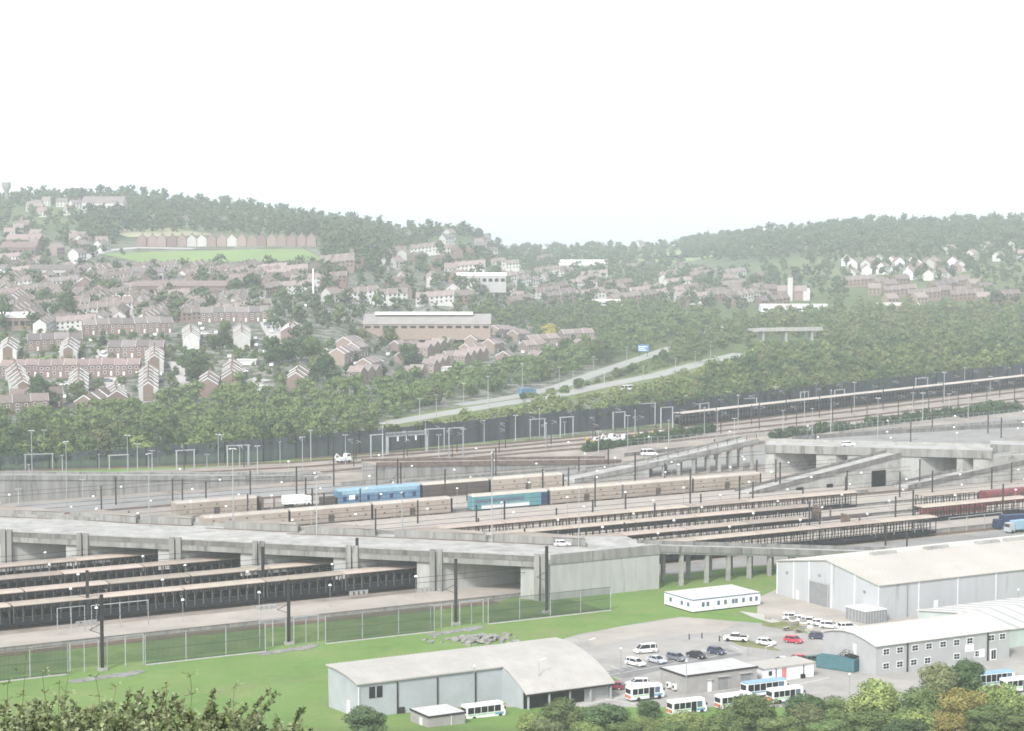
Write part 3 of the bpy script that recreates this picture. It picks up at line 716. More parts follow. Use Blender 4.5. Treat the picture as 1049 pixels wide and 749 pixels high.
# goal post frames on the nearest platform
def frame_posts(x0, y0, x1, y1, h, label, n=3, z=0.0):
    a = G(x0,y0,z); e = G(x1,y1,z); L_ = (e-a).length
    t = thing('gate_frame', label, 'gate', a, math.atan2(e.y-a.y,e.x-a.x), 'pale tubular gate frames')
    for i in range(n): MB().box(L_*i/(n-1)-.08,L_*i/(n-1)+.08,-.08,.08,0,h).build('post', M['galv'], t)
    MB().box(-.08,L_+.08,-.08,.08,h+.001,h+.16).build('top_rail', M['galv'], t)
frame_posts(59,650,87,647,5.6,'pale tubular gate frame left of the first dark mast on the nearest platform',3,1.06)
frame_posts(94,646,152,640,5.4,'long pale tubular gate frame on the nearest platform, left of the overbridge',3,1.06)
frame_posts(72,691,101,687,6.3,'pale gate frame in the green fence, left of the mast with concrete base',3)
frame_posts(110,686,147,681,6.3,'pale gate frame in the green fence, right of the mast with concrete base',3)
frame_posts(266,664,293,661,5.7,'pale gate frame left of the second mast in the green fence',3)
frame_posts(301,660,326,657,5.7,'pale gate frame right of the second mast in the green fence',3)
frame_posts(441,645,463,642,5.2,'pale gate frame left of the third mast in the green fence',3)
frame_posts(471,641,495,638,5.2,'pale gate frame right of the third mast in the green fence',3)
frame_posts(897,555,916,553,4.6,'small pale gate frame behind the warehouse roof, left of a mast',3)
frame_posts(937,551,953,549,4.6,'small pale gate frame behind the warehouse roof, right of a mast',3)
frame_posts(972,547,1026,541,4.4,'long pale gate frame behind the warehouse ridge near the blue lorries',4)
# green security fence
def mesh_fence(s0, s1, c, h, label):
    t = thing('security_fence', label, 'fence', W(s0,c), TA, 'green security fence along the platforms'); L_ = s1-s0; n = max(1, round(L_/8))
    for i in range(n):
        b = MB(); x0 = L_*i/n; x1 = L_*(i+1)/n; x = x0+.15
        while x < x1-.1: b.box(x-.04,x+.04,-.015,.015,.05,h-.05); x += .27
        for z in (.3,h*.5,h-.2): b.box(x0,x1,-.03,.03,z,z+.07)
        b.build('fence_panel', M['meshgreen'], t)
    for i in range(n+1): MB().box(L_*i/n-.09,L_*i/n+.09,.031,.18,0,h+.1).build('post', M['galv'], t)
    MB().box(0,L_,-.45,.3,0,.12).build('concrete_strip', M['kerb'], t)
sf = [GS(x,y)[0] for x,y in ((72,691),(147,681),(266,664),(326,657),(441,645),(495,638))]
mesh_fence(95, sf[0]-.3, 437, 6.2, 'tall green mesh fence left of the first gate frame')
mesh_fence(sf[1]+.3, sf[2]-.3, 437.4, 6, 'tall green mesh fence between the first and second masts')
mesh_fence(sf[3]+.3, sf[4]-.3, 438.2, 5.8, 'tall green mesh fence between the second and third masts')
mesh_fence(sf[5]+.3, 280, 439.6, 5.6, 'tall green mesh fence before the end wall of the overbridge')
for i, (x0,y0,x1,y1) in enumerate(((72,699,148,688),(266,671,326,661),(441,651,495,642))):
    a = G(x0,y0); e = G(x1,y1); b = MB(); L_ = (e-a).length
    b.prism([(0,-1.2),(L_*.6,-1.4),(L_*.65,-2.4),(L_*.8,-2),(L_,-.4),(L_,1.6),(0,1.4)], .005, .1)
    o = b.build('concrete_pad', M['concrete']); o.location = a; o.rotation_euler = (0,0,math.atan2(e.y-a.y,e.x-a.x)); struct(o)
# low stone posts on the nearest platform
for i, (x,y) in enumerate(((88,640),(272,624),(367,609),(436,606))):
    p = G(x,y,1.06); t = thing('equipment_stand', 'pale low equipment stand on the nearest platform, %s of four' % fromleft(i,4), 'stand', p, TA, 'low stands on the nearest platform')
    for k in range(4): MB().box(-2.2+1.3*k,-1.5+1.3*k,-.35,.35,.0,.75).build('block', M['concrete_pale'], t)
    MB().box(-2.3,2.6,-.1,.1,.751,.95).build('rail', M['galv'], t)
# acoustic barrier
BP = [(-160,487,4.5),(0,482,4.6),(150,477.5,6.5),(270,473,8),(400,462,8.3),(520,450,8.6),(640,438,8.6),(760,424,8.6),(900,407.5,8.4),(1049,389.5,8.2),(1170,374,8)]
bt = thing('acoustic_barrier', 'long dark slate acoustic barrier along the foot of the tree belt', 'barrier')
for (x0,y0,h0), (x1,y1,h1) in zip(BP, BP[1:]):
    a = G(x0,y0); e = G(x1,y1); n = Vector((-(e-a).y,(e-a).x,0)).normalized()*.3
    ns = int((e-a).length/.42); b = MB(); dd = (e-a)/ns; g9 = random.Random(int(x0)+999)
    for i in range(ns):
        q = a+dd*i; q2 = a+dd*(i+.74); hh = (h0+(h1-h0)*i/ns)*g9.uniform(.97,1.02); b.prism([P2(q),P2(q2),P2(q2+n*.4),P2(q+n*.4)], -.2, hh)
    b.build('slats', M['barrier'], bt)
    k = max(2, round((e-a).length/15))
    for i in range(k):
        q = a+(e-a)*(i/k); hh = h0+(h1-h0)*i/k; MB().box(q.x-.16,q.x+.16,q.y-.45,q.y-.05,0,hh+.25).build('post', M['darksteel'], bt)
# railings on the ramps at upper right
def rail_fence(p0, p1, h, label, m='galv', sp=3.0, name='railing'):
    p0 = Vector(p0); p1 = Vector(p1); L_ = (p1-p0).length; rz = math.atan2(p1.y-p0.y,p1.x-p0.x); t = thing(name, label, 'railing', p0, rz); dz = p1.z-p0.z
    LL = math.hypot(p1.x-p0.x,p1.y-p0.y); n = min(95, max(2, round(LL/sp)))
    for i in range(n+1): MB().box(LL*i/n-.06,LL*i/n+.06,-.06,.06,dz*i/n,dz*i/n+h).build('post', M[m], t)
    b = MB()
    for z in (h*.5,h): b.bar((0,0,z+.04),(LL,0,dz+z+.04),.08)
    b.build('rail', M[m], t)
rail_fence(G(640,457), G(784,446), 2.4, 'pale railing along the service road left of the far bridge')
rail_fence(G(800,447), G(1049,425), 2.4, 'pale railing along the service road behind the far bridge')
rail_fence(W(415,629,4.8), W(459,629,10.5), 1.5, 'dark railing on the columned ramp', 'darksteel', 4)
rail_fence(G(0,491,8)+Vector((0,8,0)), G(330,489.5,1), 1.4, 'pale railing on top of the long retaining ramp', 'galv', 4)
def low_wall(pts, h, label, m='concrete_dark'):
    P_ = [G(*p) for p in pts]; b = MB()
    for a, e in zip(P_, P_[1:]):
        n = Vector((-(e-a).y,(e-a).x,0)).normalized()*.4; b.prism([P2(a),P2(e),P2(e+n),P2(a+n)], 0, h)
    tag(b.build('low_wall', M[m]), label, 'wall')
low_wall([(640,468),(700,461.5),(784,455)], 1.3, 'low dark wall along the apron left of the far bridge'); low_wall([(812,451),(930,443.5),(1060,436.5)], 1.5, 'low dark wall across the apron behind the far bridge')
low_wall([(860,445),(960,438.5),(1060,431.5)], 1.1, 'pale low wall across the farther part of the apron','concrete'); low_wall([(600,483),(640,478.5),(690,473)], 1.4, 'short stained wall beside the foot of the columned ramp','concrete')
low_wall([(350,497),(420,494),(520,487),(590,481)], 1.0, 'long low stained wall between stub ramp and closed tan wagons','concrete')
# small vehicles and machines by the far tracks
def digger(x, y, label, m='yellow', sc=1):
    t = thing('track_machine', label, 'machine', G(x,y), TA+.2); t.scale = (sc*.8,)*3; m = 'white_d' if m == 'white' else m
    MB().box(-3,3,-1.3,1.3,1.0,2.0).build('chassis', M[m], t)
    MB().yprof([(.6,2.01),(2.8,2.01),(2.6,3.5),(.9,3.6)], -1.1, 1.1).build('cab', M['white_d'], t)
    MB().yprof([(1.0,2.6),(2.6,2.6),(2.5,3.3),(1.1,3.35)], -1.12, 1.12).build('cab_window', M['glass'], t)
    b = MB(); b.bar((-1.5,0,2),(-3.4,0,3.8),.35); b.bar((-3.4,0,3.8),(-4.6,0,1.8),.3); b.build('boom', M[m], t)
    for k in (-2,0,2):
        for yy in (-1.1,1.1): MB().tube((k,yy-.15,.5),(k,yy+.15,.5),.5,n=10).build('wheel', M['rubber'], t)
digger(607,456,'yellow track machine, leftmost beside the dark hedge'); digger(624,454,'white and yellow track machine with tall cab beside the dark hedge','white',1.2)
digger(637,453,'pale track machine right of the tall one','white'); digger(656,451,'orange yellow machine on the track beyond the hedge'); digger(674,449,'yellow and white machine, rightmost beyond the hedge'); digger(352,474,'white track machine before the dark barrier at left','white',1.1)
# ================================================================== service yard: surfaces
sheet('car_park', [(560,660),(592,650),(640,641),(697,632),(760,637),(800,640),(860,660),(1060,640),(1060,762),(470,762),(505,745),(560,722),(640,700)], .004, M['tarmac'])
sheet('coach_apron', [(452,744),(512,723),(545,716),(600,711),(660,702),(690,720),(640,762),(430,762)], .0145, M['tarmac'])
sheet('gravel_yard', [(777,612),(795,604),(905,634),(1060,612),(1060,642),(900,655),(838,650),(800,640),(775,632)], .008, M['gravel'])
sheet('gravel_yard', [(592,652),(640,642),(697,633),(758,637),(735,648),(660,652),(610,662)], .009, M['gravel'])
sheet('parking_bays', [(608,690),(745,664),(762,671),(690,684),(640,695)], .012, M['tarmac_d'])
sheet('grass_verge', [(783,634),(828,640),(822,648),(780,641)], .013, mat('verge grass', (.13,.17,.06), .95, .25, .3, col2=(.24,.23,.12)))
sheet('grass_verge', [(735,652),(760,662),(800,667),(790,662),(760,654)], .013, MATS['verge grass'])
sheet('grass_verge', [(545,722),(640,703),(680,708),(640,716),(560,730)], .013, MATS['verge grass'])
sheet('access_road', [(470,762),(500,738),(560,728),(650,712),(760,712),(900,690),(1060,676),(1060,700),(900,712),(790,742),(700,762)], .010, M['tarmac'])
sheet('footpath', [(505,737.5),(560,727),(640,711),(650,713),(560,730.5),(510,741)], .016, M['kerb'])
sheet('footpath', [(757,626),(780,629),(800,637),(790,638),(770,632)], .016, M['kerb'])
lines = MB()
def pline(x0,y0,x1,y1,w=.13):
    a = G(x0,y0); e = G(x1,y1); n = Vector((-(e-a).y,(e-a).x,0)).normalized()*w/2
    lines.add([(a-n)+Vector((0,0,.02)),(e-n)+Vector((0,0,.02)),(e+n)+Vector((0,0,.02)),(a+n)+Vector((0,0,.02))],[(0,1,2,3)])
for i in range(11):
    x = 612+13.5*i; y = 684.5-2.35*i; pline(x,y,x+13,y+5.2)
pline(622,692,762,667,.15)
for i in range(5): pline(655+13*i,701-2*i,667+13*i,705.5-2*i)
q = [G(538,749),G(526,744),G(524,738),G(532,732),G(548,729)]
for a, e in zip(q, q[1:]):
    n = Vector((-(e-a).y,(e-a).x,0)).normalized()*.12; lines.add([(a-n)+Vector((0,0,.02)),(e-n)+Vector((0,0,.02)),(e+n)+Vector((0,0,.02)),(a+n)+Vector((0,0,.02))],[(0,1,2,3)])
for x0,y0,x1,y1 in ((520,729,535,726),(514,735,560,731.5),(560,731,600,725),(480,741,515,737),(516,747,535,750),(620,716,650,721),(655,711,690,706),(800,705,850,694),(690,722,730,733),(505,726,520,735),(512,724,528,733)):
    pline(x0,y0,x1,y1,.16)
struct(lines.build('road_markings', M['paint']))

# ================================================================== large warehouse (local x along the tracks, y across)
def gable_roof(b, L_, w, ze, zr, ov=.35, th=.18):
    m = w/2
    b.xprof([(-ov,ze-.02),(m,zr),(w+ov,ze-.02),(w+ov,ze-.02+th),(m,zr+th),(-ov,ze-.02+th)], -ov, L_+ov)
t = thing('warehouse', 'largest grey warehouse with pale ridged roof and ridge vents', 'warehouse', W(325.5,399.2), TA)
WLn, WWd, WE, WR = 110, 38, 7.9, 10.9
b = MB(); b.xprof([(0,0),(WWd,0),(WWd,WE-.03),(WWd/2,WR-.03),(0,WE-.03)], 0, WLn); b.build('wall', M['clad'], t)
b = MB(); gable_roof(b, WLn, WWd, WE, WR); rf = b.build('roof', M['roof_cream'], t)
for i, x in enumerate((13,29,45,54,71,88)): b = MB(); b.xprof([(WWd/2-.7,WR-.05),(WWd/2+.7,WR-.05),(WWd/2+.55,WR+.75),(WWd/2-.55,WR+.75)], x, x+7.2); b.build('ridge_vent', M['concrete_pale'], rf)
b = MB(); x = 1
while x < WLn: b.bar((x,-.3,WE+.19),(x,WWd/2,WR+.2),.07,.05); b.bar((x,WWd/2,WR+.2),(x,WWd+.3,WE+.19),.07,.05); x += 1.0
b.build('roof_seams', M['roof_white'], rf)
for y in (.0,8.6,17,25.5,31.5,38): zz = min(y, WWd-y)/(WWd/2)*(WR-WE)+WE-.1; MB().box(-.14,-.002,max(-.1,y-.16),min(WWd+.1,y+.16),0,zz).build('flashing', M['flash'], t)
for i in range(1,10): MB().box(11.5*i-.14,11.5*i+.14,-.13,-.003,0,WE-.05).build('flashing', M['flash'], t)
MB().box(8,8.12,-.3,-.14,0,WE).build('downpipe', M['door_grey'], t)
d = MB().box(-.2,-.004,18.2,25,0,5.2).build('roller_door', M['door_grey'], t)
b = MB(); b.box(-.3,-.21,17.9,18.2,0,5.5); b.box(-.3,-.21,25,25.3,0,5.5); b.box(-.3,-.21,18.2,25,5.2,5.5); b.build('frame', M['clad_d'], d)
for yy, z in ((34,5.8),(21.6,7),(5,5.8)): MB().box(-.25,-.005,yy-.3,yy+.3,z-.25,z+.25).build('wall_light', M['door_grey'], t)
MB().box(-.12,-.004,29.5,30.4,0,2.1).build('side_door', M['white_d'], t); MB().box(16,17.1,-.12,-.004,0,3.1).build('side_door', M['white'], t); MB().box(52,53.1,-.12,-.004,0,3.1).build('side_door', M['white'], t)
# grey tank beside the gable
a = G(866,635); t = thing('storage_tank', 'grey ribbed box tank with pale lid before the warehouse gable', 'tank', W(*GS(866,634)), TA)
MB().box(0,6.0,-7.2,0,0,2.75).build('body', M['door_grey'], t); MB().box(-.1,6.1,-7.3,.1,2.751,2.95).build('lid', M['flash'], t)
b = MB()
for i in range(7): b.box(-.06,-.003,-7.1+1.15*i,-6.95+1.15*i,.1,2.7); b.box(.5+.8*i,.62+.8*i,-7.26,-7.203,.1,2.7)
b.build('ribs', M['clad_d'], t)
# ================================================================== office block
t = thing('office_block', 'two storey pale grey office block with shallow curved roof and outside stair', 'office', W(288.6,354.6), TA)
OL, OW, OE = 35.2, 17, 6.0
prof = [(0,0),(OW,0),(OW,OE),(13.5,OE+.95),(10,OE+1.45),(7,OE+1.45),(3.5,OE+.9),(0,OE)]
b = MB(); b.xprof(prof, 0, OL); b.build('wall', M['clad_d'], t)
b = MB(); top = prof[2:]; b.xprof([(-.4,OE+.0)]+[(y,z+.02) for y, z in top[::-1][1:-1]]+[(OW+.4,OE+.0),(OW+.4,OE+.16)]+[(y,z+.2) for y, z in top[1:-1]]+[(-.4,OE+.16)], -.4, OL+.4); rf = b.build('roof', M['roof_white'], t)
b = MB()
for i in range(36):
    for (y0,z0),(y1,z1) in zip(top, top[1:]): b.bar((i*.98,y0,z0+.22),(i*.98,y1,z1+.22),.06,.05)
b.build('roof_seams', M['roof_cream'], rf)
def cross_window(x, z, w=1.5, h=1.15):
    f = MB(); f.box(x-w/2-.1,x+w/2+.1,-.05,-.003,z-.1,z+h+.1); f = f.build('window', M['white'], t)
    p = MB()
    for k in (0,1):
        for j in (0,1): p.box(x-w/2+.04+k*(w/2),x-w/2+w/2-.06+k*(w/2),-.07,-.051,z+.04+j*(h/2),z+h/2-.05+j*(h/2))
    p.build('pane', M['glass'], f)
for x in (2.6,6.1,10,13.6,17.3,20.9,24.4,30.2,33.2): cross_window(x, 4.1)
for x in (2.6,6.1,9.7,13.3,21,26.6): cross_window(x, 1.2)
MB().box(23.2,25.5,-.06,-.004,2.4,3.85).build('notice_board', M['white'], t); MB().box(26.9,28.4,-.08,-.004,.9,2.6).build('notice_board', M['white'], t)
d = MB().box(30.0,31.6,-.1,-.004,0,2.3).build('door', M['white'], t); MB().box(30.2,30.75,-.12,-.101,.2,2.1).build('pane', M['glass'], d); MB().box(30.85,31.4,-.12,-.101,.2,2.1).build('pane', M['glass'], d)
for x in (8,29.2): MB().box(x-.12,x+.12,-.25,-.004,0,OE).build('downpipe', M['maststeel'], t)
MB().box(-.08,-.004,6.2,7.2,3.2,5.3).build('upper_door', M['white'], t)
b = MB(); b.box(-1.5,-.1,5.2,8,3.0,3.15)
for i in range(10): b.box(-1.4,-.3,8+i*.42,8.45+i*.42,2.75-i*.29,2.85-i*.29)
for z in (3.6,4.1): b.box(-1.5,-1.44,5.2,8,z,z+.06); b.bar((-1.47,8,z),(-1.47,12.2,z-2.9),.07)
for y in (5.3,6.7,8): b.box(-1.5,-1.42,y-.04,y+.04,0,4.1)
for i in range(5): b.box(-1.5,-1.42,8.7+i*.8,8.78+i*.8,2.4-i*.55,3.6-i*.55)
b.build('outside_stair', M['maststeel'], t)
# ribbed building to the right of the office
t = thing('workshop', 'low workshop with striped ribbed white roof and pale green wall, right of the office', 'workshop', W(327.5,362), TA)
b = MB(); b.xprof([(0,0),(26,0),(26,3.9),(13,5.6),(0,3.9)], 0, 45); b.build('wall', mat('pale green wall', (.44,.5,.47), .7, .08, .3), t)
b = MB(); gable_roof(b, 45, 26, 3.95, 5.65); rf = b.build('roof', M['roof_white'], t)
b = MB()
for i in range(12): b.bar((1.5+3.8*i,-.3,4.16),(1.5+3.8*i,13,5.86),1.1,.06); b.bar((1.5+3.8*i,13,5.86),(1.5+3.8*i,26.3,4.16),1.1,.06)
b.build('roof_stripes', M['clad_d'], rf)
# ================================================================== portable building
t = thing('portable_building', 'long white flat roofed portable building with blue trim on the grass', 'cabin', W(294.4,427.4), TA)
MB().box(0,19,0,11.6,.25,2.85).build('wall', M['white'], t)
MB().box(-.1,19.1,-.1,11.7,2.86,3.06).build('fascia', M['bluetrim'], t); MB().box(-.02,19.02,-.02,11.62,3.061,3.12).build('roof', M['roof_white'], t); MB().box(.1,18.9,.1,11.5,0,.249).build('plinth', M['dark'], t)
for x in (2.9,4.2,7.2,9.1,11.3,12.2,14.2,16.3,17.9):
    w = MB().box(x-.38,x+.38,-.04,-.003,1.2,2.25).build('window', M['glass_b'], t)
for y in (1.8,4.4,9): MB().box(-.04,-.003,y-.5,y+.5,1.2,2.2).build('window', M['glass_b'], t)
for x in (5.8,10.2,15.2): MB().box(x-.5,x+.5,-.05,-.004,.25,2.3).build('door', M['white_d'], t)
# ================================================================== vaulted shed
t = thing('vaulted_shed', 'grey shed with dull ribbed vaulted roof, its right end open on posts', 'shed', W(182.6,0), TA)
PR = [(385.5,7.9),(382.5,7.95),(380,7.88),(377.5,7.66),(375,7.28),(373.5,6.98),(372.2,6.66)]; PR2 = PR+[(370.5,6.15),(368.8,5.55),(367.2,4.88),(365.5,4.1),(363.5,3.0)]
def vault(pr, x0, x1, th=.22): b = MB(); b.xprof([(c,z) for c, z in pr]+[(c,z+th) for c, z in pr[::-1]], x0, x1); return b
rf = vault(PR, -.5, 30.3).build('roof', M['roof_vault'], t); rf2 = vault(PR2, 30.301, 50).build('hall_roof', M['roof_vault'], t)
b = MB()
for i in range(60):
    x = -.3+i*.85
    pr = PR if x < 30 else PR2
    for (c0,z0),(c1,z1) in zip(pr, pr[1:]): b.bar((x,c0,z0+.24),(x,c1,z1+.24),.16,.07)
b.build('roof_ribs', M['roof_cream'], t)
b = MB(); b.xprof([(372.6,0),(385.2,0)]+[(c,z-.02) for c, z in PR[:-1]]+[(372.6,6.7)], 0, 30.3); b.build('wall', M['clad_b'], t)
b = MB(); b.xprof([(379,0),(385.2,0),(385.2,7.85),(381,7.8),(379,7.7)], 30.301, 49.6); b.build('hall_back_wall', M['dark'], t)  # back wall coloured near black for the shade inside the hall
b = MB(); b.xprof([(364.8,0),(378.9,0),(378.9,7.7),(374.5,7.1),(372.2,6.5),(369.2,5.5),(366.2,4.3),(364.8,3.5)], 30.31, 30.5); b.build('hall_end_wall', M['clad_b'], t)
for i in range(5): MB().box(31+i*4.55-.15,31+i*4.55+.15,363.7,364.0,0,3.15).build('post', M['galv'], t)
MB().box(30.4,49.9,363.45,363.7,2.75,3.09).build('eave_beam', M['maststeel'], t)
for x in (0,8,16.4,24.5): MB().box(x-.1,x+.1,372.35,372.59,0,6.3).build('downpipe', M['flash'] if x == 0 else M['maststeel'], t)
w = MB().box(2.2,4.9,372.5,372.59,3.9,6.0).build('window', M['glass'], t); b = MB(); b.box(3.5,3.6,372.46,372.499,3.9,6.0); b.build('frame', M['white'], w)
MB().box(8.2,9.4,372.3,372.59,0,1.5).build('cabinet', M['maststeel'], t)
MB().box(-.1,-.003,376,377.3,0,3).build('end_door', M['white_d'], t)
MB().box(30.6,44,365.0,365.2,0,3.4).build('hall_shade_panel', M['glass'], t)  # dark panel put in for the shade behind the open hall's posts
MB().box(44.01,49.5,365.0,365.2,0,3.4).build('front_panel', M['clad_d'], t)
# ================================================================== small flat roofed buildings
def flatblock(name, label, cat, loc, L_, w, h, wall, roof):
    t = thing(name, label, cat, loc, TA)
    MB().box(0,L_,0,w,0,h-.3).build('wall', M[wall], t); MB().box(-.15,L_+.15,-.15,w+.15,h-.299,h).build('fascia', M['maststeel'], t); MB().box(.05,L_-.05,.05,w-.05,h+.001,h+.05).build('roof', M[roof], t)
    return t
t = flatblock('block_building', 'grey blockwork building with pale flat roof behind the minibuses', 'building', W(246.4,360), 17, 8.6, 3.75, 'greyblock', 'roof_flat')
MB().box(5.2,6.1,-.06,-.003,0,2.3).build('white_door', M['white'], t); MB().box(7.7,9.9,-.06,-.003,0,2.5).build('double_door', M['door_grey'], t); MB().box(13,15.3,-.06,-.003,.3,2.6).build('shutter_door', M['door_grey'], t)
b = MB(); b.box(4.9,6.4,-.4,-.004,2.35,2.45); b.box(7.4,10.2,-.4,-.004,2.6,2.7); b.box(12.7,15.6,-.4,-.004,2.7,2.8); b.build('door_hood', M['kerb'], t)
for y in (3.2,5.2): o = MB().box(-.7,-.1,y-.5,y+.5,.5,1.5).build('cooling_unit', M['white'], t); MB().tube((-.705,y,1),(-.72,y,1),.36,n=12).build('fan', M['maststeel'], o)
t = thing('site_hut', 'low white hut with cream roof and pink door right of the grey block building', 'hut', W(265.6,360.7), TA)
MB().box(0,12.2,0,5.9,0,2.75).build('wall', M['white'], t); MB().box(-.3,12.5,-.3,6.2,2.751,2.98).build('roof', M['roof_cream'], t)
MB().box(1.1,1.9,-.05,-.003,1.3,2.2).build('window', M['glass'], t); MB().box(4.3,5.4,-.06,-.003,.1,2.5).build('door', M['pink'], t); MB().box(2.8,3.0,-.06,-.003,0,2.6).build('downpipe', M['maststeel'], t); MB().box(9.6,9.8,-.06,-.003,0,2.6).build('downpipe', M['maststeel'], t); MB().box(8.9,9.7,-.6,-.01,0,.8).build('cabinet', M['maststeel'], t)
t = flatblock('plant_room', 'small grey plant room with pale flat roof left of the parked white coach', 'hut', W(189.4,358), 7.5, 7, 3.0, 'greyblock', 'roof_flat')
MB().box(-.05,-.003,2.4,3.4,0,2.2).build('door', M['white_d'], t); MB().box(4.6,4.72,-.12,-.003,0,2.7).build('downpipe', M['flash'], t)
t = thing('shipping_container', 'long teal shipping container before the office gable', 'container', G(836,684), R(-36))
b = MB(); b.box(0,8.6,0,2.5,.1,2.6); b.build('body', M['teal'], t); b = MB()
for i in range(21): b.box(.2+.4*i,.36+.4*i,-.05,-.001,.25,2.45)
b.build('corrugation', mat('teal light ridge', (.1,.2,.22), .6, .1, 1), t); MB().box(8.601,8.66,.1,2.4,.2,2.5).build('door', mat('teal door', (.05,.12,.14), .6, .1, 1), t)
# rubble
t = thing('rubble_heap', 'heap of broken pale concrete slabs on the grass behind the vaulted shed', 'rubble', G(492,656)); t['kind'] = 'stuff'
b = MB()
for i in range(110):
    x = rnd.gauss(0,4.2); y = rnd.gauss(0,2.6); r = rnd.uniform(.35,1.2); z = max(0,1.0-abs(x)/8-abs(y)/5)
    q = rnd.uniform(0,3.1); tl = rnd.uniform(-.3,.3); c, s = math.cos(q), math.sin(q); vs = []
    for zz in (-.2,.22):
        for k in range(5):
            an = 2*math.pi*k/5; u, v = r*math.cos(an)*rnd.uniform(.7,1.2), r*.7*math.sin(an); vs.append((x+u*c-v*s, y+u*s+v*c, z+zz*.9+u*tl+.1))
    b.add(vs, [(4,3,2,1,0),(5,6,7,8,9)]+[(k,(k+1)%5,5+(k+1)%5,5+k) for k in range(5)])
b.build('slabs', M['stone'], t)
# light posts in the yard
def yard_post(x, yt, yb, label, head=True):
    p = G(x,yb); h = (yb-yt)*p.y/F; t = thing('lamp_post', label, 'lamp post', p, TA)
    MB().tube((0,0,0),(0,0,h),.11,.07,8).build('pole', M['galv'], t)
    if head: b = MB(); b.bar((0,0,h),(1.2,0,h+.12),.09); b.box(.8,1.6,-.16,.16,h+.1,h+.22); b.build('lamp_head', M['lamp'], t)
    else: MB().dome((0,0,h),.25,.3).build('lamp_head', M['lamp'], t)
yard_post(552,675,721,'slim grey lamp post before the vaulted open hall'); yard_post(486,681,737,'slim tall post in front of the white coach at the vaulted shed',False)
yard_post(448,705,722,'short lamp post with flat head at the long shed wall'); yard_post(603,655,676,'slim post at the edge of the gravel left of the parked cars'); yard_post(636,664,690,'slim post left of the white parked estate car',False)
yard_post(784,662,690,'dark slim post between block building and white hut'); yard_post(703,676,722,'thin post at the corner of the grey block building',False); yard_post(870,690,722,'thin post right of the teal container',False)
yard_post(1043,604,624,'dark post before the long warehouse wall',False); yard_post(766,652,672,'thin post beside the white pickup',False)

# ================================================================== cars
PAINT = {}
def paint(n, c): PAINT[n] = mat('car paint '+n, c, .35, .04, 1, spec=.5); return PAINT[n]
for n, c in (('white',(.8,.8,.8)),('silver',(.45,.48,.52)),('grey',(.16,.18,.21)),('black',(.025,.025,.03)),('navy',(.05,.06,.1)),('red',(.5,.05,.08)),('dark red',(.25,.04,.07)),('green',(.06,.12,.08)),('blue',(.08,.16,.3))): paint(n, c)
def car_proto(kind, col):
    t = thing('parked_car', 'x', 'car')
    if kind == 'estate': L_, H, top = 4.5, 1.55, [(-2.2,.95),(-2.0,1.5),(.5,1.52),(1.25,.98)]
    elif kind == 'hatch': L_, H, top = 4.1, 1.5, [(-1.98,.9),(-1.6,1.42),(.4,1.46),(1.2,.95)]
    elif kind == 'saloon': L_, H, top = 4.6, 1.45, [(-1.75,.95),(-1.0,1.4),(.35,1.43),(1.25,.95)]
    elif kind == 'van': L_, H, top = 4.8, 1.95, [(-2.35,1.05),(-2.25,1.9),(1.0,1.9),(1.8,1.1)]
    h = L_/2
    b = MB(); b.yprof([(-h+.05,.32),(h-.1,.3),(h,.5),(h-.06,.72),(1.2,.96 if kind != 'van' else 1.08),(-h+.12,.97 if kind != 'van' else 1.08),(-h,.6)], -.86, .86); b.build('body', PAINT[col], t, )
    n = len(top); b = MB(); x = [p[0] for p in top]; z = [p[1] for p in top]
    vs = [(x[i], s*(.84 if z[i] < 1.2 else .66), z[i]) for s in (-1,1) for i in range(4)]
    b.add(vs, [(0,1,5,4),(2,3,7,6),(0,3,2,1),(4,5,6,7)]); b.build('windows', M['glass'], t)
    b = MB(); b.add([(x[1]-.06,-.68,z[1]+.005),(x[2]+.06,-.68,z[2]+.005),(x[2]+.06,.68,z[2]+.005),(x[1]-.06,.68,z[1]+.005),(x[1],-.62,z[1]+.07),(x[2]-.1,-.62,z[2]+.06),(x[2]-.1,.62,z[2]+.06),(x[1],.62,z[1]+.07)],
        [(0,1,5,4),(1,2,6,5),(2,3,7,6),(3,0,4,7),(4,5,6,7),(0,3,2,1)])
    for s in (-1,1):
        for xx in (x[0]+(x[3]-x[0])*.36, x[0]+(x[3]-x[0])*.06+.12): b.bar((xx,s*.845,z[0]),(xx+.02 if xx > x[1] else x[1],s*.675,z[1]+.01),.1,.06)
        b.bar((x[3],s*.845,z[3]),(x[2],s*.675,z[2]+.01),.08,.06)
    b.build('roof', PAINT[col], t)
    for xx in (-h+.85,h-.9):
        for y in (-.78,.78):
            w = MB().tube((xx,y-.11,.32),(xx,y+.11,.32),.33,n=14).build('wheel', M['rubber'], t); MB().tube((xx,y+(.111 if y > 0 else -.111),.32),(xx,y+(.13 if y > 0 else -.13),.32),.2,n=10).build('rim', M['galv'], w)
    for y in (-.6,.6): MB().box(h-.1,h+.01,y-.2,y+.2,.55,.7).build('headlight', M['lamp'], t); MB().box(-h-.01,-h+.1,y-.18,y+.18,.65,.85).build('tail_light', M['redlight'], t)
    return Proto(t)
CARP = {}
def car(kind, col, x, y, rz, label, group=None):
    if (kind,col) not in CARP: CARP[(kind,col)] = car_proto(kind, col)
    return CARP[(kind,col)].put(G(x,y)+Vector((0,0,.02)), R(rz), label, group)
g = 'cars parked in the service yard'
car('van','white',661,669,200,'white people carrier at the back of the bays, above the other cars',g); car('estate','white',651,682,-48,'white estate car at the left end of the parked row',g)
car('saloon','silver',672.5,679,-50,'pale silver saloon, second in the parked row, below the people carrier',g); car('estate','grey',693,676.5,-48,'dark grey estate car in the middle of the parked row',g)
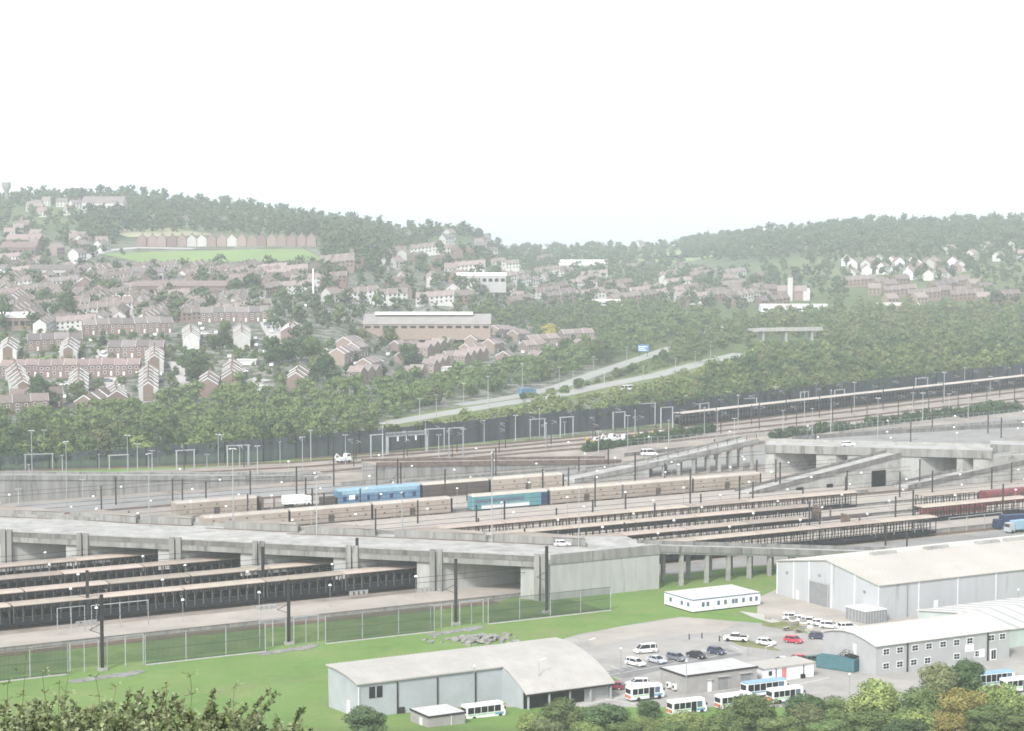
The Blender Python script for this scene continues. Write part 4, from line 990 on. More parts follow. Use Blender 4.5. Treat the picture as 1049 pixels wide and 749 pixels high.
car('saloon','black',713.5,674,-50,'black saloon, fourth in the parked row',g); car('hatch','navy',734,670,-48,'dark navy hatchback at the right end of the parked row',g)
car('hatch','white',785,661,-35,'white hatchback right of the white pickup',g); car('hatch','red',813,658.5,-35,'bright red hatchback below the line of white cars',g)
for i, (x,y) in enumerate(((812,635),(821,637.3),(830,639.2),(840.5,641.3),(850,643.6))): car(('estate','hatch')[i%2],'white',x,y,-18+rnd.uniform(-8,8),'white car side by side near the warehouse gable, %s of five' % fromleft(i,5),g)
car('estate','white',869,645,10,'white car almost hidden behind the office roof edge',g); car('hatch','navy',838,654.5,-10,'dark navy car at the office corner',g)
car('hatch','dark red',629,706,165,'dark red car beside the minibus at the open hall',g); car('estate','white',653,703,190,'white car hidden behind the minibus at the open hall',g)
car('saloon','silver',800,680,200,'silver saloon behind the white hut roof',g); car('hatch','red',816,678,190,'small red car behind the white hut roof',g); car('estate','green',834,679,15,'dark green estate car above the teal container',g)
car('hatch','dark red',989,630,10,'dark red car along the warehouse side wall',g); car('estate','white',1006,628.5,15,'white estate car beside the dark red car at the warehouse',g); car('estate','white',1037,625.5,15,'white estate car at the warehouse wall near the frame edge',g); car('hatch','navy',1054,624,15,'navy car at the warehouse wall cut by the frame edge',g); car('hatch','navy',967,632,10,'dark navy car peeking over the workshop roof',g)
o = car('hatch','white',576,557,5,'white car parked on the overbridge deck',None); o.location = G(576,559.5,9.62); o['group'] = 'cars on the bridges'
o = car('estate','white',868,457,5,'white car driving on the far overbridge deck',None); o.location = G(869,457,9.62); o['group'] = 'cars on the bridges'
o = car('van','white',665,467,10,'white van on the service apron left of the columned ramp',None); o.scale = (1.25,1.2,1.25)
# pickup
t = thing('pickup_truck', 'white pickup truck with open dark bed on the verge above the row', 'pickup', G(754,657)+Vector((0,0,.02)), R(163), g)
MB().yprof([(-2.6,.45),(2.5,.42),(2.65,.7),(2.55,1.02),(1.4,1.12),(-2.6,1.1)], -.93, .93).build('body', PAINT['white'], t)
b = MB(); b.add([(-.75,-.88,1.12),(-.55,-.72,1.72),(.75,-.72,1.74),(1.45,-.88,1.12),(-.75,.88,1.12),(-.55,.72,1.72),(.75,.72,1.74),(1.45,.88,1.12)], [(0,1,5,4),(2,3,7,6),(0,3,2,1),(4,5,6,7)]); b.build('windows', M['glass'], t)
MB().box(-.6,.78,-.74,.74,1.745,1.82).build('roof', PAINT['white'], t); MB().box(-2.5,-.85,-.78,.78,1.105,1.14).build('load_bed', M['dark'], t)
for xx in (-1.7,1.65):
    for y in (-.85,.85): MB().tube((xx,y-.12,.4),(xx,y+.12,.4),.4,n=14).build('wheel', M['rubber'], t)
for y in (-.7,.7): MB().box(2.6,2.67,y-.18,y+.18,.7,.9).build('headlight', M['lamp'], t)
# ================================================================== minibuses and coaches
def bus(label, x, y, rz, L_=7.4, h=2.9, roof='white', body='white', rear='orange', band='busgreen', z=.02, door=True, name='minibus', win='glass_b'):
    t = thing(name, label, 'bus', G(x,y)+Vector((0,0,z)), rz, 'buses parked in the service yard'); a = L_/2; w = 1.12
    b = MB(); b.yprof([(-a,.42),(a-.15,.4),(a,.7),(a-.02,1.25),(a-.55,h-.32),(-a+.08,h-.3),(-a,1.2)], -w, w); b.build('body', M[body], t)
    b = MB(); b.xprof([(-w-.01,h-.31),(w+.01,h-.31),(w-.12,h-.06),(.5,h),(-.5,h),(-w+.12,h-.06)], -a+.05, a-.5); b.build('roof', M[roof], t)
    b = MB(); b.add([(a-.09,-w+.1,1.4),(a-.09,w-.1,1.4),(a-.5,w-.14,h-.42),(a-.5,-w+.14,h-.42),(a+.0,-w+.1,1.4),(a+.0,w-.1,1.4),(a-.42,w-.14,h-.42),(a-.42,-w+.14,h-.42)], [(0,1,5,4),(4,5,6,7),(2,3,7,6),(0,4,7,3),(1,2,6,5),(0,3,2,1)]); b.build('windscreen', M['glass'], t)
    n = max(4, round(L_/1.5)); seg = (L_-1.3)/n
    for s in (-1,1):
        for i in range(n):
            x0 = -a+.35+seg*i
            if door and s == -1 and i == n-2:
                MB().box(x0+.05,x0+seg-.1,s*w-.03,s*w+.03,.45,h-.42).build('door', M['glass'], t); continue
            MB().box(x0+.06,x0+seg-.08,s*w-.02,s*w+.02,1.35,h-.45).build('window', M[win if i > n-2 else 'glass'], t)
    MB().box(-a+.5,a-.6,-w-.012,w+.012,.95,1.22).build('stripe', M[band], t); MB().box(a-2.2,a-.4,-w-.016,w+.016,.7,1.1).build('side_panel', M['busblue'], t)
    MB().box(-a-.03,-a+.1,-.95,.95,.6,1.25).build('rear_panel', M[rear], t); MB().box(-a-.01,-a+.12,-.95,.95,1.5,h-.55).build('rear_window', M['glass'], t)
    for xx in (-a+1.7,a-1.1):
        for y in (-.95,.95): MB().tube((xx,y-.19,.42),(xx,y+.19,.42),.42,n=14).build('wheel', M['rubber'], t)
    for y in (-.8,.8): MB().box(a-.05,a+.04,y-.18,y+.18,.72,.95).build('headlight', M['lamp'], t); MB().box(-a-.035,-a,y-.14+.1*(1 if y>0 else -1),y+.14+.1*(1 if y>0 else -1),.65,1.1).build('tail_light', M['redlight'], t)
    b = MB(); b.box(a-.3,a-.1,w,w+.35,1.7,2.1); b.box(a-.3,a-.1,-w-.35,-w,1.7,2.1); b.build('mirror', M['maststeel'], t)
    return t
bus('white coach with one dark window band before the long shed wall', 495, 736, TA-.03, 8.2, 2.95, rear='white_d', door=False, win='glass')
bus('white minibus with orange rear in front of the open hall', 660.5, 716.5, TA-.05); bus('white minibus below the grey block building, its lower half behind bushes', 703.5, 731.5, TA-.08)
bus('white minibus with orange rear left of the blue roofed bus, half hidden by a tree', 752, 725.5, TA-.05); bus('white minibus with green side band right of the blue roofed bus', 804.5, 719, TA-.05)
bus('long bus with pale blue roof behind two white minibuses', 783, 712.5, TA-.05, 9.6, 3.1, 'bluewag_top', 'white', 'white_d', 'busblue', name='coach', door=False)
bus('long bus with blue edged roof before the office door', 1016, 704, TA-.12, 9.8, 3.2, 'bluewag_top', 'white', 'white_d', 'busblue', name='coach', door=False); bus('white minibus at the right frame edge beside the blue edged bus', 1043, 708.5, TA-.1)
# yard clutter
def bench(x, y, label): 
    t = thing('picnic_table', label, 'table', G(x,y), rnd.uniform(0,3)); MB().box(-.9,.9,-.4,.4,.7,.78).build('tabletop', M['stone'], t)
    for s in (-1,1): MB().box(-.9,.9,s*.75-.14,s*.75+.14,.4,.46).build('seat', M['stone'], t)
    for xx in (-.6,.6): MB().box(xx-.05,xx+.05,-.8,.8,.3,.39).build('support', M['rust'], t); MB().box(xx-.06,xx+.06,-.3,.3,0,.69).build('leg', M['rust'], t)
bench(806,646,'brown picnic table on the verge left of the junk pile'); bench(818,648,'weathered picnic table on the verge nearer the navy car')
def pallets(x, y, n, label):
    t = thing('crate_stack', label, 'crates', G(x,y), rnd.uniform(0,3))
    for k in range(n): MB().box(-.7,.7,-.6,.6,k*.5+.02,k*.5+.44).build('crate', M[('stone','roof_tan','white_d')[k%3]], t)
pallets(812,641,4,'tall stack of pale crates by the white cars'); pallets(830,648,3,'short crate stack between picnic table and navy car'); pallets(823,643.5,4,'stack of crates right of the tallest crates'); pallets(786,634.5,2,'low pale crate pair on the verge near the white cabin')
for i, (x,y) in enumerate(((719,654),(706,655),(737,657))):
    t = thing('bollard', 'short dark bollard on the gravel above the parked cars, %s' % fromleft(i,3), 'bollard', G(x,y), 0, 'bollards on the gravel'); MB().tube((0,0,0),(0,0,1.1),.14,.12).build('post', M['maststeel'], t); MB().tube((0,0,1.101),(0,0,1.25),.15,.1).build('cap', M['rust'], t)
# ================================================================== motorway, streets
def strip(name, pts, w, z, m):
    P = [T(x,y) for x, y in pts]; b = MB(); lo = []; hi = []; P = [P[i]+(P[i+1]-P[i])*(j/5) for i in range(len(P)-1) for j in range(5)]+[P[-1]]
    if isinstance(w, list): w = [w[min(len(w)-1,i//5)] for i in range(len(P))]
    for i, p in enumerate(P):
        a = P[max(0,i-1)]; e = P[min(len(P)-1,i+1)]; d = Vector((e.x-a.x,e.y-a.y,0)).normalized(); n = Vector((-d.y,d.x,0))
        ww = w[i] if isinstance(w, (list,tuple)) else w
        lo.append(p-n*ww/2); hi.append(p+n*ww/2)
    n = len(P); K = 6; vs = []
    for j in range(K+1):
        for p, q in zip(lo, hi): e = p+(q-p)*(j/K); vs.append((e.x,e.y,terr(e.x,e.y)+z))
    b.add(vs, [(j*n+i,j*n+i+1,j*n+n+i+1,j*n+n+i) for j in range(K) for i in range(n-1)]); return struct(b.build(name, M[m] if isinstance(m,str) else m))
strip('motorway', [(395,434),(430,428),(480,419.5),(520,413),(570,405),(623,394),(670,385),(712,374),(760,362)], 11, .05, 'motorway')
strip('motorway', [(470,415),(500,411),(530,406),(570,397),(612,382),(660,366),(690,355.5)], 9, .05, 'motorway')
vg = mat('motorway verge', (.11,.15,.055), .95, .2, .1, col2=(.19,.21,.1))
strip('verge', [(395,438),(430,431),(480,422),(520,415),(570,407),(623,396),(670,388),(712,377),(760,365)], 30, .012, vg)
for pts in ([(118,405),(116,388),(113,370),(109,358)],[(286,352),(279,338),(272,322),(268,312)],[(196,402),(189,382),(183,370)],[(105,318),(84,308),(72,304)],[(255,395),(262,390),(270,388)]):
    strip('street', pts, [9,10,12,12][:len(pts)], .03, 'roadpale')
strip('street', [(56,278),(75,270),(88,262),(110,257),(140,254),(200,255)], 13, .25, 'roadpale')
strip('playing_field', [(128,266),(180,264),(240,262.5),(322,261)], 120, .4, mat('pale playing field', (.19,.27,.1), .95, .15, .01))
strip('hill_field', [(672,264),(720,260),(770,255)], 230, .8, mat('pale hill field', (.23,.31,.14), .95, .15, .01))
strip('hill_field', [(118,240),(160,239),(200,238)], 90, .6, mat('pale dry field', (.32,.31,.2), .95, .15, .01))
strip('playing_field', [(29,369),(41,369),(56,369)], 32, .03, MATS['pale playing field'])
strip('pavement', [(728,342),(738,338),(746,334)], 22, .04, 'gravel')
# motorway bridge
a = G(776,352); e = G(836,351); L_ = (e-a).length; t = thing('road_bridge', 'slim grey road bridge among the trees above the motorway', 'bridge', a, math.atan2(e.y-a.y,e.x-a.x))
MB().box(-3,L_+4,0,9,7.2,8.4).build('deck', M['concrete_pale'], t)
b = MB(); b.box(-3,L_+4,-.3,0,7.1,9.3); b.build('parapet', M['concrete_pale'], t)
for x in (4,L_*.5,L_-2): MB().box(x-.6,x+.6,1,8,-.2,7.19).build('pier', M['concrete_pale'], t)
# blue road sign
p = G(659,366); t = thing('road_sign', 'large blue motorway sign on two posts beside the trees', 'sign', p, R(-8))
for x in (-2.2,2.2): MB().box(x-.12,x+.12,.06,.25,0,5).build('post', M['maststeel'], t)
s_ = MB().box(-2.9,2.9,-.06,.05,3.2,6.9).build('panel', M['signblue'], t); b = MB(); b.box(-2.6,2.2,-.075,-.062,5.6,5.95); b.box(-2.6,.8,-.075,-.062,4.7,5.05); b.box(-2.6,1.6,-.075,-.062,3.7,4.05); b.build('lettering', M['white'], s_)
lorry(T(540,405.5), R(40), 'blue lorry on the far motorway carriageway', 'bluewag', 'bluewag', 9, 3.6)
o = car('van','white',645,400,25,'white van on the slip road beside the motorway',None); o.scale = (1.7,1.25,1.25)
mm = [(430,408,436),(447,404,430),(475,392,424),(500,385,417),(535,372,405),(573,376,400),(587,380,401),(608,365,390),(619,380,398),(659,375,388),(692,367,382),(712,360,376),(642,355,376),(728,350,366)]
for i, (x,yt,yb) in enumerate(mm):
    p = T(x,yb); h = (yb-yt)*p.y/F; WM.put(p, R(40), 'slim pale motorway lamp, %s of those along the motorway' % fromleft(i,len(mm)), 'motorway lamps', (1,1,h/14))
# tall white pole and water tower
p = T(321,309); t = thing('flue_pole', 'very tall thin white pole rising from the town', 'pole', p); MB().tube((0,0,0),(0,0,19),.55,.4,10).build('shaft', M['white'], t); MB().tube((0,0,19.01),(0,0,19.8),.6,.5,10).build('cap', M['flash'], t)
p = T(7,213); k = p.y/F; t = thing('water_tower', 'flared grey water tower on the skyline at the left edge', 'tower', p)
MB().tube((0,0,0),(0,0,15*k),2.4*k,1.6*k,12).build('shaft', M['concrete'], t); MB().tube((0,0,15*k),(0,0,21*k),1.7*k,4.4*k,14).build('bowl', M['concrete'], t); MB().tube((0,0,21.01*k),(0,0,26*k),4.5*k,4.5*k,14).build('tank', M['concrete'], t)

# ================================================================== houses
def gable_house(w, d, he, hr, wall, roof, name='terraced_house', panel=None, chimney=True, win=2, verge=True, cat='house'):
    t = thing(name, 'x', cat)
    b = MB(); b.xprof([(-d/2,-1),(d/2,-1),(d/2,he-.04),(0,hr-.04),(-d/2,he-.04)], -w/2, w/2); b.build('wall', M[wall], t)
    b = MB(); b.xprof([(-d/2-.35,he-.2),(0,hr),(d/2+.35,he-.2),(d/2+.35,he),(0,hr+.2),(-d/2-.35,he)], -w/2-.05, w/2+.05); rf = b.build('roof', M[roof], t)
    if chimney: b = MB(); b.box(w*.2,w*.2+.9,-.4,.4,hr-.6,hr+1.1); b.box(w*.2+.2,w*.2+.7,-.25,.25,hr+1.101,hr+1.4); b.build('chimney', M['brick'], rf)
    if verge:
        b = MB()
        for x in (-w/2-.1,w/2+.1):
            b = MB(); b.xprof([(-d/2-.4,he-.32),(0,hr-.12),(d/2+.4,he-.32),(d/2+.4,he+.06),(0,hr+.27),(-d/2-.4,he+.06)], x-.045, x+.045); b.build('bargeboard', M['white_d'], t)
    if panel:
        b = MB()
        for x in (-w/2,w/2):
            sx = -1 if x < 0 else 1; b.xprof([(-d*.27,0),(d*.27,0),(d*.27,he+(hr-he)*.42),(0,hr-.45),(-d*.27,he+(hr-he)*.42)], min(x,x+sx*.05), max(x,x+sx*.05))
        b.build('gable_panel', M[panel], t)
    for s in (-1,1):
        for i in range(win):
            x = -w/2+w*(i+.5)/win
            for z in (1.0,3.3):
                if s == -1 and i == win-1 and z == 1.0: MB().box(x-.45,x+.45,-d/2-.05,-d/2-.003,0,2.1).build('door', M['white_d'], t); continue
                o = MB().box(x-.62,x+.62,min(s*(d/2+.003),s*(d/2+.05)),max(s*(d/2+.003),s*(d/2+.05)),z-.05,z+1.2).build('window', M['white'], t)
                MB().box(x-.5,x+.5,min(s*(d/2+.051),s*(d/2+.07)),max(s*(d/2+.051),s*(d/2+.07)),z+.08,z+1.05).build('pane', M['glass'], o)
    return Proto(t)
HP = {'brown': gable_house(7.6,8.2,5.3,8.2,'render','tile_brown',panel='brick'), 'brownb': gable_house(7.2,8.2,5.2,7.9,'brick','tile_brown'),
      'pink': gable_house(6.4,7.6,4.9,7.2,'brick_pink','tile_pink',chimney=False), 'red': gable_house(5.6,8.5,5.2,7.6,'brick_red','tile_red'),
      'grey': gable_house(6.5,8.6,5.2,8.0,'brick','tile_grey'), 'white': gable_house(7.0,8.0,5.2,8.0,'render','tile_brown')}
WIDE = {'brown':7.8,'brownb':7.4,'pink':6.5,'red':5.7,'grey':6.6,'white':7.2}
NH = 0
def house_row(kind, x0, y0, x1, y1, n, desc, across=False, step=0.18, first='nearest'):
    """a terrace: ridge along the line from pixel 0 to pixel 1 (or across it when the gables stand side by side)"""
    global NH
    a = T(x0,y0); e = T(x1,y1); d = Vector((e.x-a.x,e.y-a.y,0)).normalized(); w = WIDE[kind] if not across else 8.7
    rz = math.atan2(d.y,d.x)+(math.pi/2 if across else 0)
    for i in range(n):
        q = a+d*(w*(i+.5)); q.z = terr(q.x,q.y)+step*(i%3)
        pos = ('only one' if n == 1 else first if i == 0 else 'farthest' if i == n-1 and first == 'nearest' else 'last' if i == n-1 else ordn(i+1))
        HP[kind].put(q, rz, '%s, %s' % (desc, pos if n == 1 else pos+' of its row'), 'terraced houses in the town'); NH += 1
house_row('brown',24,410,10,378,6,'white and brown gabled terraced house by the round dark tree')
house_row('brown',80.5,411,82,378,5,'white and brown gabled terraced house below the lawn')
house_row('brown',152,412,153,372,6,'white and brown gabled terraced house right of the parked street')
house_row('brown',158.5,383,158,352,4,'terraced house stepping back behind the row right of the parked street')
house_row('brown',70,373,77,348,5,'terraced house stepping back beside the right edge of the lawn')
house_row('brown',8,372,16,347,5,'terraced house stepping back left of the lawn')
house_row('brownb',120,420,117,405,3,'brown house turned to the street end above the tree belt')
house_row('brownb',237,401,240,372,5,'brown terraced house with tall gable above the belt, centre left')
house_row('brownb',213,407,217,391,3,'low gabled house left of the tall centre left gable')
house_row('brownb',303,401,312,383,3,'small gabled house with pale edges beside the big dark tree')
house_row('white',248,358,247,328,7,'pale gabled terraced house in the middle stepped row')
house_row('white',196,358,194,328,7,'pale gabled terraced house in the left stepped row among parked cars')
house_row('red',296,350,312,330,5,'red brown gabled house at the road bend')
house_row('red',2,386,98,385,11,'red brick terraced house facing the yard below the lawn',first='leftmost')
house_row('grey',28,359,66,358,4,'dark grey roofed house behind the lawn',first='leftmost')
house_row('grey',112,366,150,366,4,'dark slate roofed house behind the parked street',first='leftmost')
house_row('brownb',-6,425,18,424,3,'low brown house at the left frame edge above the belt',first='leftmost')
house_row('brownb',10,418,36,417,3,'brown house with pale eaves below the round dark tree',first='leftmost')
house_row('brownb',86,425,108,417,3,'low brown roofed house among bushes below the street',first='leftmost')
house_row('grey',85,343,150,341,7,'grey roofed terraced house in the cross row behind the street',first='leftmost')
house_row('grey',205,330,262,329,6,'grey terraced house in the cross row above the stepped rows',first='leftmost')
# pink brick estate
def estate(rows):
    for i, (x0,y0,x1,y1,n,ac,ds) in enumerate(rows): house_row('pink',x0,y0,x1,y1,n,ds,ac,first='leftmost')
estate([(345,373,400,372,4,False,'pinkish brick house in the left row of the estate'),(362,392,404,391,3,True,'small pinkish gabled house at the front left of the estate'),
        (352,360,400,359,4,False,'pinkish brick house in the back left row of the estate'),(372,383,410,381,3,False,'pinkish brick house in the second row at left of the estate'),
        (415,392,445,384,3,True,'pinkish gabled house nearest the belt, by the small dark tree'),(438,383,468,373,3,True,'pinkish gabled house in the row climbing right, centre of the estate'),
        (470,375,515,366,4,True,'pinkish gabled house right of centre with pale eaves'),(404,362,440,361,3,False,'pinkish brick house left of the dark square tree'),
        (432,366,470,356,4,True,'pinkish gabled house above the dark square tree'),(455,347,505,346,4,False,'pinkish brick house in the back row below the school roof'),
        (482,357,530,356,4,False,'pinkish brick house in the upper right row of the estate'),(505,345,555,345,4,False,'pinkish brick house in the far back row, right of the school'),
        (500,361,524,360,2,False,'pinkish brick house below the yellow tree at left'),(536,362,560,361,2,False,'pinkish brick house below the yellow tree at right'),
        (525,350,548,349,2,False,'pinkish brick house just left of the yellow tree'),(575,350,612,349,3,False,'pinkish brick house right of the yellow tree'),
        (545,374,560,372,1,True,'lone pinkish gabled house by the belt'),(588,361,605,360,2,True,'pinkish gabled house at the right end of the estate'),
        (360,366,392,365,3,False,'pinkish brick house behind the front left gables of the estate'),(455,374,480,373,2,False,'pinkish brick house between the two gabled rows of the estate'),(476,366,500,365,2,False,'pinkish brick house in the middle right of the estate'),(540,356,566,355,3,False,'pinkish brick house in the far right rows of the estate'),(410,374,436,373,2,False,'pinkish brick house just below the dark square tree'),(395,346,440,345,3,False,'pinkish brick house in front of the school roof at left'),(515,374,530,372,1,False,'lone pinkish house low at the belt')])

# big buildings in the town
def big(name, label, cat, x0, y0, x1, depth, h, hr, wall, roof, strip_=None, windows=0, tilt=0.0):
    a = T(x0,y0); L_ = (x1-x0)/F*a.y*1.005; t = thing(name, label, cat, a+Vector((0,0,-.5)), tilt); d = depth
    MB().xprof([(0,-5),(d,-5),(d,h-.03),(d/2,hr-.03),(0,h-.03)], 0, L_).build('wall', M[wall], t)
    b = MB(); gable_roof(b, L_, d, h, hr, .4, .2); rf = b.build('roof', M[roof], t)
    if strip_: MB().xprof([(d/2-d*.17,hr-.1),(d/2+d*.17,hr-.1),(d/2+d*.1,hr+1.2),(d/2-d*.1,hr+1.2)], L_*.08, L_*.86).build('ridge_light', M[strip_], rf)
    for i in range(windows):
        x = L_*(i+.5)/windows; MB().box(x-L_/windows*.32,x+L_/windows*.32,-.06,-.004,h*.4,h*.75).build('window', M['glass'], t)
    return t
big('school_hall','long grey roofed hall with a white ridge light above the pink estate','hall',372,338,502,34,3.6,8.2,'brick_pink','tile_school','roof_white',14)
big('shed','long pale blue grey shed with bright roof edge below the left hill end','shed',468,292,518,14,7,9,'render','tile_pale',None,8)
big('hall','cream roofed hall with white walls near the gap in the hills','hall',573,277,622,22,6,11,'render','tile_pale',None,6)
big('shed','low long white roofed shed among trees at right of centre','shed',604,313,648,12,3.5,5,'white_d','roof_white',None,4)
big('depot','long white flat depot before the houses on the right','depot',780,320,848,18,4.5,6,'white_d','roof_white',None,8)
big('depot','shorter pale depot right of the long white one','depot',896,318,942,14,4,5.5,'brick_pink','roof_white',None,6)
big('school_hall','white roofed low hall among the grey terraces at left','hall',112,313,139,16,4,6,'white_d','roof_white',None,4)
big('apartment_block','long white block with grey roof on the left hillside','flats',30,288,75,12,8,11,'render','tile_grey',None,10)
big('apartment_block','second white block with grey roof right of the long one on the hillside','flats',129,291,167,12,8,11,'render','tile_grey',None,8)
big('apartment_block','long brown terrace block with white band above the stepped rows','flats',140,306,236,13,8,11,'brick','tile_brown',None,16)
big('apartment_block','pale long roofed block at the left frame edge above the terraces','flats',-5,338,32,14,7,9.5,'brick','tile_pale',None,6)
big('manor','large pale building with white walls below the skyline trees on the left hill','house',84,219,126,22,11,17,'render','tile_grey',None,10)
big('works','wide red roofed building at the left frame edge on the hillside','shed',0,264,36,25,8,12,'brick_red','tile_red',None,6); big('works','small upper red roofed building behind the wide one at the frame edge','shed',6,254,40,20,7,11,'brick_red','tile_red',None,5)
big('garage_row','row of white topped garages beside the stepped rows','garage',235,374,262,6,2.6,3,'white_d','roof_white',None,0); big('garage_row','low white roofed garages in the estate by the belt','garage',447,381,466,6,2.6,3,'white_d','roof_white',None,0)
big('garage_row','white roofed garage among trees right of the tall gable','garage',261,401,273,6,2.6,3,'white_d','roof_white',None,0)
# church like pale building at right
p = T(812,308); k = p.y/F; t = thing('church', 'pale church like building with short tower among the houses on the right', 'church', p)
MB().xprof([(-5*k,0),(5*k,0),(5*k,10*k),(0,15*k),(-5*k,10*k)], -16*k, 14*k).build('nave', M['brick_pink'], t); MB().xprof([(-5.4*k,9.8*k),(0,15.1*k),(5.4*k,9.8*k),(5.4*k,10.3*k),(0,15.7*k),(-5.4*k,10.3*k)], -16.3*k, 14.3*k).build('roof', M['tile_pink'], t)
MB().box(-6*k,-1*k,-8*k,-5.1*k,0,24*k).build('tower', M['render'], t); MB().add([(-6.3*k,-8.3*k,24*k),(-.7*k,-8.3*k,24*k),(-.7*k,-4.8*k,24*k),(-6.3*k,-4.8*k,24*k),(-3.5*k,-6.5*k,29*k)],[(0,1,4),(1,2,4),(2,3,4),(3,0,4),(3,2,1,0)]).build('spire', M['tile_grey'], t)
MB().xprof([(-6*k,0),(4*k,0),(4*k,9*k),(-1*k,13*k),(-6*k,9*k)], 10*k, 17*k).build('wing', M['render'], t)

# smaller, farther houses: one mesh each
def far_house(w, d, he, hr, wall, roof, n=3, name='house'):
    b = MB(); b.xprof([(-d/2,-2),(d/2,-2),(d/2,he-.05),(0,hr-.05),(-d/2,he-.05)], -w/2, w/2, 0)
    b.xprof([(-d/2-.4,he-.2),(0,hr),(d/2+.4,he-.2),(d/2+.4,he+.1),(0,hr+.3),(-d/2-.4,he+.1)], -w/2-.2, w/2+.2, 1)
    for s in (-1,1):
        for i in range(n):
            x = -w/2+w*(i+.5)/n
            for z in (1.0,3.4): b.box(x-.6,x+.6,s*d/2-.06,s*d/2+.06,z,z+1.3,2)
    for x in (-w*.3,w*.3): b.box(x-.4,x+.4,-.5,.5,hr-.4,hr+1.3,3)
    o = b.build(name, [M[wall],M[roof],M['glass'],M['brick']]); o['category'] = 'terrace' if name == 'terrace_block' else 'house'; return Proto(o)
def far_row(n, wall, roof, st=.55):
    b = MB(); w = 6.2; L_ = n*w
    for i in range(n):
        x0 = -L_/2+i*w; z = (i % 4)*st*(1 if i % 8 < 4 else .6); he, hr, d = 5.2+z, 8.1+z, 8.4
        b.xprof([(-d/2,-2),(d/2,-2),(d/2,he-.05),(0,hr-.05),(-d/2,he-.05)], x0, x0+w-.01, 0)
        b.xprof([(-d/2-.4,he-.2),(0,hr),(d/2+.4,he-.2),(d/2+.4,he+.1),(0,hr+.3),(-d/2-.4,he+.1)], x0+.02, x0+w-.31, 1)
        b.xprof([(-d/2-.45,he-.3),(0,hr-.1),(d/2+.45,he-.3),(d/2+.45,he+.14),(0,hr+.36),(-d/2-.45,he+.14)], x0+w-.3, x0+w-.03, 4)
        for s in (-1,1):
            for xx in (1.5,4.4):
                for zz in (1.0,3.5): b.box(x0+xx-.6,x0+xx+.6,s*d/2-.06,s*d/2+.06,z+zz,z+zz+1.2,2)
        b.box(x0+w*.5-.4,x0+w*.5+.4,-.5,.5,hr-.4,hr+1.2,3)
    o = b.build('terrace_block', [M[wall],M[roof],M['glass'],M['brick'],M['verge']]); o['category'] = 'terrace'; return Proto(o)
FH = {'grey_row': far_row(5,'render','tile_grey'), 'brown_row': far_row(4,'brick','tile_brown'), 'step_row': far_row(6,'render','tile_brown',.8), 'pale_row': far_row(4,'render','tile_pink'), 'semi': far_house(13,9,5.3,8.6,'brick','tile_brown',4),
      'white': far_house(9,9,5.6,9,'render','tile_pink',3), 'bright': far_house(9,9,6.2,10,'white_d','tile_pink',3), 'pink': far_house(9.5,9,5.6,9,'brick_pink','tile_pink',3), 'grey': far_house(11,9,5.4,8.6,'render','tile_grey',3), 'red': far_house(11,9,5.4,8.6,'brick_red','tile_red',3)}
KT = {'step_row':'stepped brown roofed terrace block','pale_row':'pale walled terrace block','grey_row':'long grey roofed terrace block','brown_row':'long brown roofed terrace block','semi':'pair of brown roofed houses','bright':'bright white gabled house','white':'pale walled house','pink':'pinkish brick house','grey':'grey roofed pale house','red':'red roofed brick house'}
FP = []
def far_fill(poly, kinds, n, where, rzs=(0,), mind=16, sc=1.0, mass=None):
    xs = [p[0] for p in poly]; ys = [p[1] for p in poly]; got = []; tries = 0
    while len(got) < n and tries < n*60:
        tries += 1; x = rnd.uniform(min(xs),max(xs)); y = rnd.uniform(min(ys),max(ys))
        if not pip(poly,x,y): continue
        p = T(x,y)
        if p is None or any((p.x-q.x)**2+(p.y-q.y)**2 < (mind*(1 if q.z != -999 else 1))**2 for q in FP): continue
        FP.append(p); got.append((x,p,rnd.choice(kinds)))
    if mass:
        b = MB(); mats = []
        for x,p,k in got:
            me = FH[k].o.data; a = R(rnd.choice(rzs)+rnd.uniform(-7,7)); c, s = math.cos(a), math.sin(a)
            for m in me.materials:
                if m not in mats: mats.append(m)
            o = len(b.v); b.v += [(p.x+v.co.x*c-v.co.y*s, p.y+v.co.x*s+v.co.y*c, p.z+v.co.z) for v in me.vertices]
            for f in me.polygons: b.f.append(tuple(i+o for i in f.vertices)); b.mi.append(mats.index(me.materials[f.material_index]))
        tag(b.build('distant_houses', mats), mass, 'houses', None, 'stuff'); return
    got.sort(key=lambda g: g[0]); cnt = {}
    for x,p,k in got: cnt.setdefault(k,[]).append(p)
    for k, ps in cnt.items():
        for i, p in enumerate(ps): FH[k].put(p, R(rnd.choice(rzs)+rnd.uniform(-7,7)), '%s %s, %s' % (KT[k], where, fromleft(i,len(ps))), 'houses '+where, sc)
far_fill([(0,292),(60,290),(200,300),(262,310),(262,326),(100,338),(35,340),(0,330)], ['step_row','brown_row','grey_row','step_row','semi','pale_row'], 88, 'among the terraces at left', (90,80,0,100,15), 15, .85)
far_fill([(0,270),(60,276),(130,280),(330,279),(350,300),(260,305),(130,298),(0,290)], ['brown_row','grey','pale_row','semi','brown_row','step_row'], 56, 'on the lower left hillside', (0,60,80,-20), 18, .9)
far_fill([(0,234),(28,232),(60,250),(60,262),(0,268)], ['white','red','pink'], 9, 'at the left frame edge hillside', (0,60), 14)
far_fill([(68,246),(98,248),(110,258),(80,268)], ['grey','pink','white'], 8, 'beside the curving hill road', (20,60), 12)
far_fill([(20,210),(130,212),(110,222),(30,224)], ['white','grey','pink'], 12, '', (0,40), 18, mass='pale distant houses below the skyline trees at left')
far_fill([(150,226),(330,232),(330,238),(150,232)], ['white','grey'], 10, '', (0,40), 30, mass='distant houses half hidden in the left hill woods')
